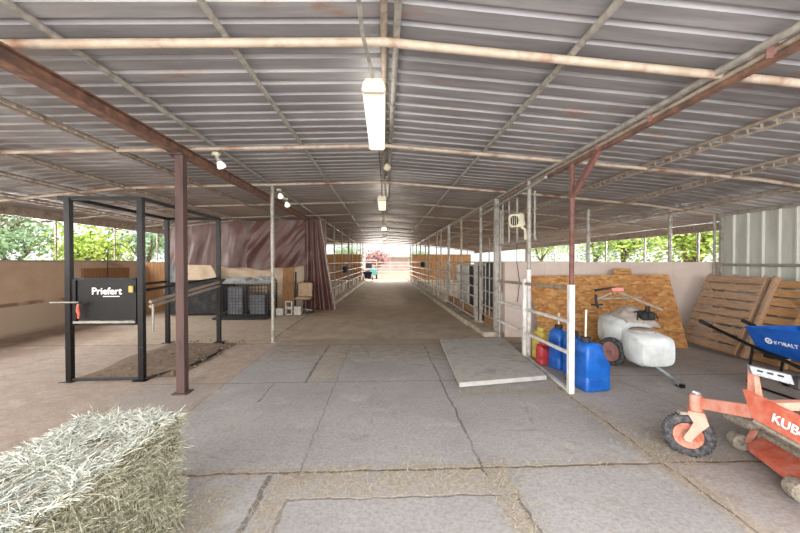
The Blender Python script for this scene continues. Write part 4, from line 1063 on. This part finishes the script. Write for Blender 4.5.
for k in range(-6, 7): MB().tube((k*2.2+.7, 40, 0), (k*2.2+.7, 40, 1.55), .05, 8).build('post', 'white_paint', t, True)
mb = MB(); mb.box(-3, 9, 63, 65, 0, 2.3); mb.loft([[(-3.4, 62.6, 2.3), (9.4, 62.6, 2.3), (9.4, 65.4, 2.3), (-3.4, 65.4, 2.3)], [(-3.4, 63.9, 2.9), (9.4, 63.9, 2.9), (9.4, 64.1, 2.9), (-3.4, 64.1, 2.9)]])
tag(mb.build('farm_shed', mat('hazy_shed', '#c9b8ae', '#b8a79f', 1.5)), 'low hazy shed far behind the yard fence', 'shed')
mb = MB(); pts = [(-200+i*20, 25*(.5+.5*noise.noise(V((i*.6, 3, 0))))+6) for i in range(21)]
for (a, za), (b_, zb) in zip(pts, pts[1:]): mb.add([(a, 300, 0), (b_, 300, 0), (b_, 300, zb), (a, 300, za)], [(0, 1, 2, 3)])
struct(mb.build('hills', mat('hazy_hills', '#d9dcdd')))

# ------------------------------------------------------------------ trees
def tree(x, y, h, w, m, label, seed, zc=None, n=2600, bare=False, group=None, leaf=.10):
    R = random.Random(seed)
    t = thing('tree', (x, y, 0), label, 'tree', group)
    mb = MB(); tips = []
    def br(p, d, L, r, lv):
        q = p+d*L; mid = (p+q)/2+V((R.gauss(0, .05), R.gauss(0, .05), 0))*L
        mb.path([p, mid, q], [r, r*.85, r*.65], 6)
        if lv == 0: tips.append(q); return
        tips.append(q)
        for _ in range(3):
            dd = (d+V((R.gauss(0, .6), R.gauss(0, .6), R.uniform(-.1, .4)))).normalized()
            br(q, dd, L*.68, r*.6, lv-1)
    br(V((x, y, 0)), V((R.gauss(0, .08), R.gauss(0, .08), 1)).normalized(), h*.30, .10+h*.012, 4 if bare else 3)
    mb.build('trunk', 'bark', t, True)
    mb = MB()
    for _ in range(n):
        if R.random() < .55 or bare: c = R.choice(tips)
        else: c = V((x, y, h*.62))
        s_ = w*(.16 if c in tips else .42) if not bare else w*.12
        p = c+V((R.gauss(0, s_), R.gauss(0, s_), R.gauss(0, s_*.7)))
        if p.z < .4: p.z = .4+R.random()
        a = V((R.gauss(0, 1), R.gauss(0, 1), R.gauss(0, 1))).normalized(); b_ = a.orthogonal().normalized(); L = leaf*R.uniform(.6, 1.4)
        mb.add([p-a*L, p+b_*L*.5, p+a*L, p-b_*L*.5], [(0, 1, 2, 3)])
    mb.build('foliage', m, t)
G = 'trees outside the barn'
tl = [(-11.0, 6.0, 4.0, 2.2, 'leaf_g', 0), (-12.8, 10.4, 4.0, 2.2, 'leaf_g', 0), (-14.2, 13.2, 4.6, 2.6, 'leaf_p', 1), (-12.5, 16.0, 3.4, 1.6, 'leaf_y', 0), (-17, 17.5, 4.2, 2.4, 'leaf_g', 0), (-14, 22, 4.4, 2.8, 'leaf_g', 0)]
TL = ['green leafy tree seen through the left end of the left opening', 'second green tree outside the left wall, left of the first black post', 'sparse bare branched tree between the two front posts of the stocks', 'small yellow green bush tree outside beyond the second stocks post', 'green tree farther outside beyond the left wall', 'green tree outside the left wall near the curtain']
for i, ((x, y, h, w, m, bare), l) in enumerate(zip(tl, TL)): tree(x, y, h, w, m, l, 20+i, n=1500 if not bare else 450, bare=bool(bare), group=G)
tr_ = [(12.5, 10.4, 4.4, 1.9, 'leaf_p', 1), (11.8, 13.2, 4.2, 2.6, 'leaf_y', 0), (13.5, 15.5, 4.6, 2.6, 'leaf_y', 0), (12.5, 18.5, 4.4, 2.8, 'leaf_y', 0), (14, 23, 5.0, 3.2, 'leaf_g', 0), (13, 29, 5, 3.2, 'leaf_y', 0), (13, 8.4, 4.2, 2.2, 'leaf_g', 1)]
TR = ['sparse pale tree outside near the corrugated wall corner', 'bright yellow green tree outside the right opening above the orange board', 'bright tree outside right behind the stalls, second of the yellow green ones', 'yellow green tree outside right near the rusty post', 'green tree outside right, beyond the overhead fan frame', 'yellow green tree outside far down the right side', 'thin bare green tree outside beside the corrugated wall']
for i, ((x, y, h, w, m, bare), l) in enumerate(zip(tr_, TR)): tree(x, y, h, w, m, l, 40+i, n=3000 if not bare else 1100, bare=bool(bare), group=G)
tree(5.6, 54, 3.2, 1.8, 'leaf_g', 'green tree at the right of the far opening', 61, n=1500, leaf=.22)
tree(-1.0, 48, 3.3, 1.5, 'leaf_r', 'reddish leafed tree seen through the far opening', 62, n=1500, leaf=.22)
tree(-5.5, 55, 4.2, 3, 'leaf_p', 'pale tree beyond the far opening at left', 63, n=1200, leaf=.22)

# ------------------------------------------------------------------ world, lights, camera
w = bpy.data.worlds.new('World'); bpy.context.scene.world = w; w.use_nodes = True
nt = w.node_tree; n_ = nt.nodes; bg = n_['Background']
tc = n_.new('ShaderNodeTexCoord'); sp = n_.new('ShaderNodeSeparateXYZ'); nt.links.new(tc.outputs['Generated'], sp.inputs[0])
rp = n_.new('ShaderNodeValToRGB'); nt.links.new(sp.outputs[2], rp.inputs[0])
r = rp.color_ramp; r.elements[0].position = .0; r.elements[0].color = col('#f3f0ee'); r.elements[1].position = .5; r.elements[1].color = col('#c3d6ea')
e = r.elements.new(.12); e.color = col('#eef1f3')
cl = n_.new('ShaderNodeTexNoise'); nt.links.new(tc.outputs['Generated'], cl.inputs['Vector']); cl.inputs['Scale'].default_value = 6; cl.inputs['Detail'].default_value = 5
cr = n_.new('ShaderNodeMapRange'); nt.links.new(cl.outputs['Fac'], cr.inputs[0]); cr.inputs[1].default_value = .45; cr.inputs[2].default_value = .65; 
mx = n_.new('ShaderNodeMix'); mx.data_type = 'RGBA'; nt.links.new(cr.outputs[0], mx.inputs[0]); nt.links.new(rp.outputs[0], mx.inputs[6]); mx.inputs[7].default_value = (1, 1, 1, 1)
nt.links.new(mx.outputs[2], bg.inputs[0]); bg.inputs[1].default_value = 1.05
def area(name, loc, rot, sx, sy, e, c=(1, 1, 1)):
    l = bpy.data.lights.new(name, 'AREA'); l.shape = 'RECTANGLE'; l.size = sx; l.size_y = sy; l.energy = e; l.color = c
    o = bpy.data.objects.new(name, l); C.objects.link(o); o.location = loc; o.rotation_euler = rot; return o
area('entrance_fill', (0, -3.2, 1.5), (math.radians(96), 0, 0), 13, 2.8, 620, (1, .98, .96))  # added fill lamp behind the camera, standing in for the open front
area('front_top_fill', (0, -5.5, 5.2), (math.radians(58), 0, 0), 14, 4, 1100, (1, .98, .96))  # added fill lamp high outside the front, aimed down at the floor
area('far_end_fill', (0.2, 30.5, 1.4), (math.radians(-90), 0, 0), 3.6, 2.4, 260, (1, .95, .88))  # added fill lamp past the far opening, facing into the barn
area('left_side_fill', (-7.9, 6, 2.25), (0, math.radians(-62), 0), .5, 16, 330, (1, .98, .95))  # added fill lamp by the left opening, tilted down and inward
area('right_side_fill', (7.9, 17, 2.1), (0, math.radians(60), 0), .5, 20, 520, (1, .97, .92))  # added fill lamp that brightens the right stalls and rear floor
s = bpy.data.lights.new('sun', 'SUN'); s.energy = 2.2; s.angle = .02; s.color = (1, .95, .88)
so = bpy.data.objects.new('sun', s); C.objects.link(so); so.rotation_euler = (math.radians(28), math.radians(12), 0)

cam = bpy.data.cameras.new('camera'); co = bpy.data.objects.new('camera', cam); C.objects.link(co)
cam.sensor_width = 36; cam.lens = 16.2; cam.clip_end = 600; cam.clip_start = .05
co.location = (0, 0, 1.5)
co.rotation_euler = (math.radians(90)-math.atan(4.5/360), 0, -math.atan(16/360))
bpy.context.scene.camera = co
vs = bpy.context.scene.view_settings
vs.view_transform = 'Standard'; vs.look = 'None'; vs.exposure = .62; vs.gamma = 1.0
cy = bpy.context.scene.cycles
cy.max_bounces = 8; cy.diffuse_bounces = 5; cy.sample_clamp_indirect = 4; cy.use_denoising = True
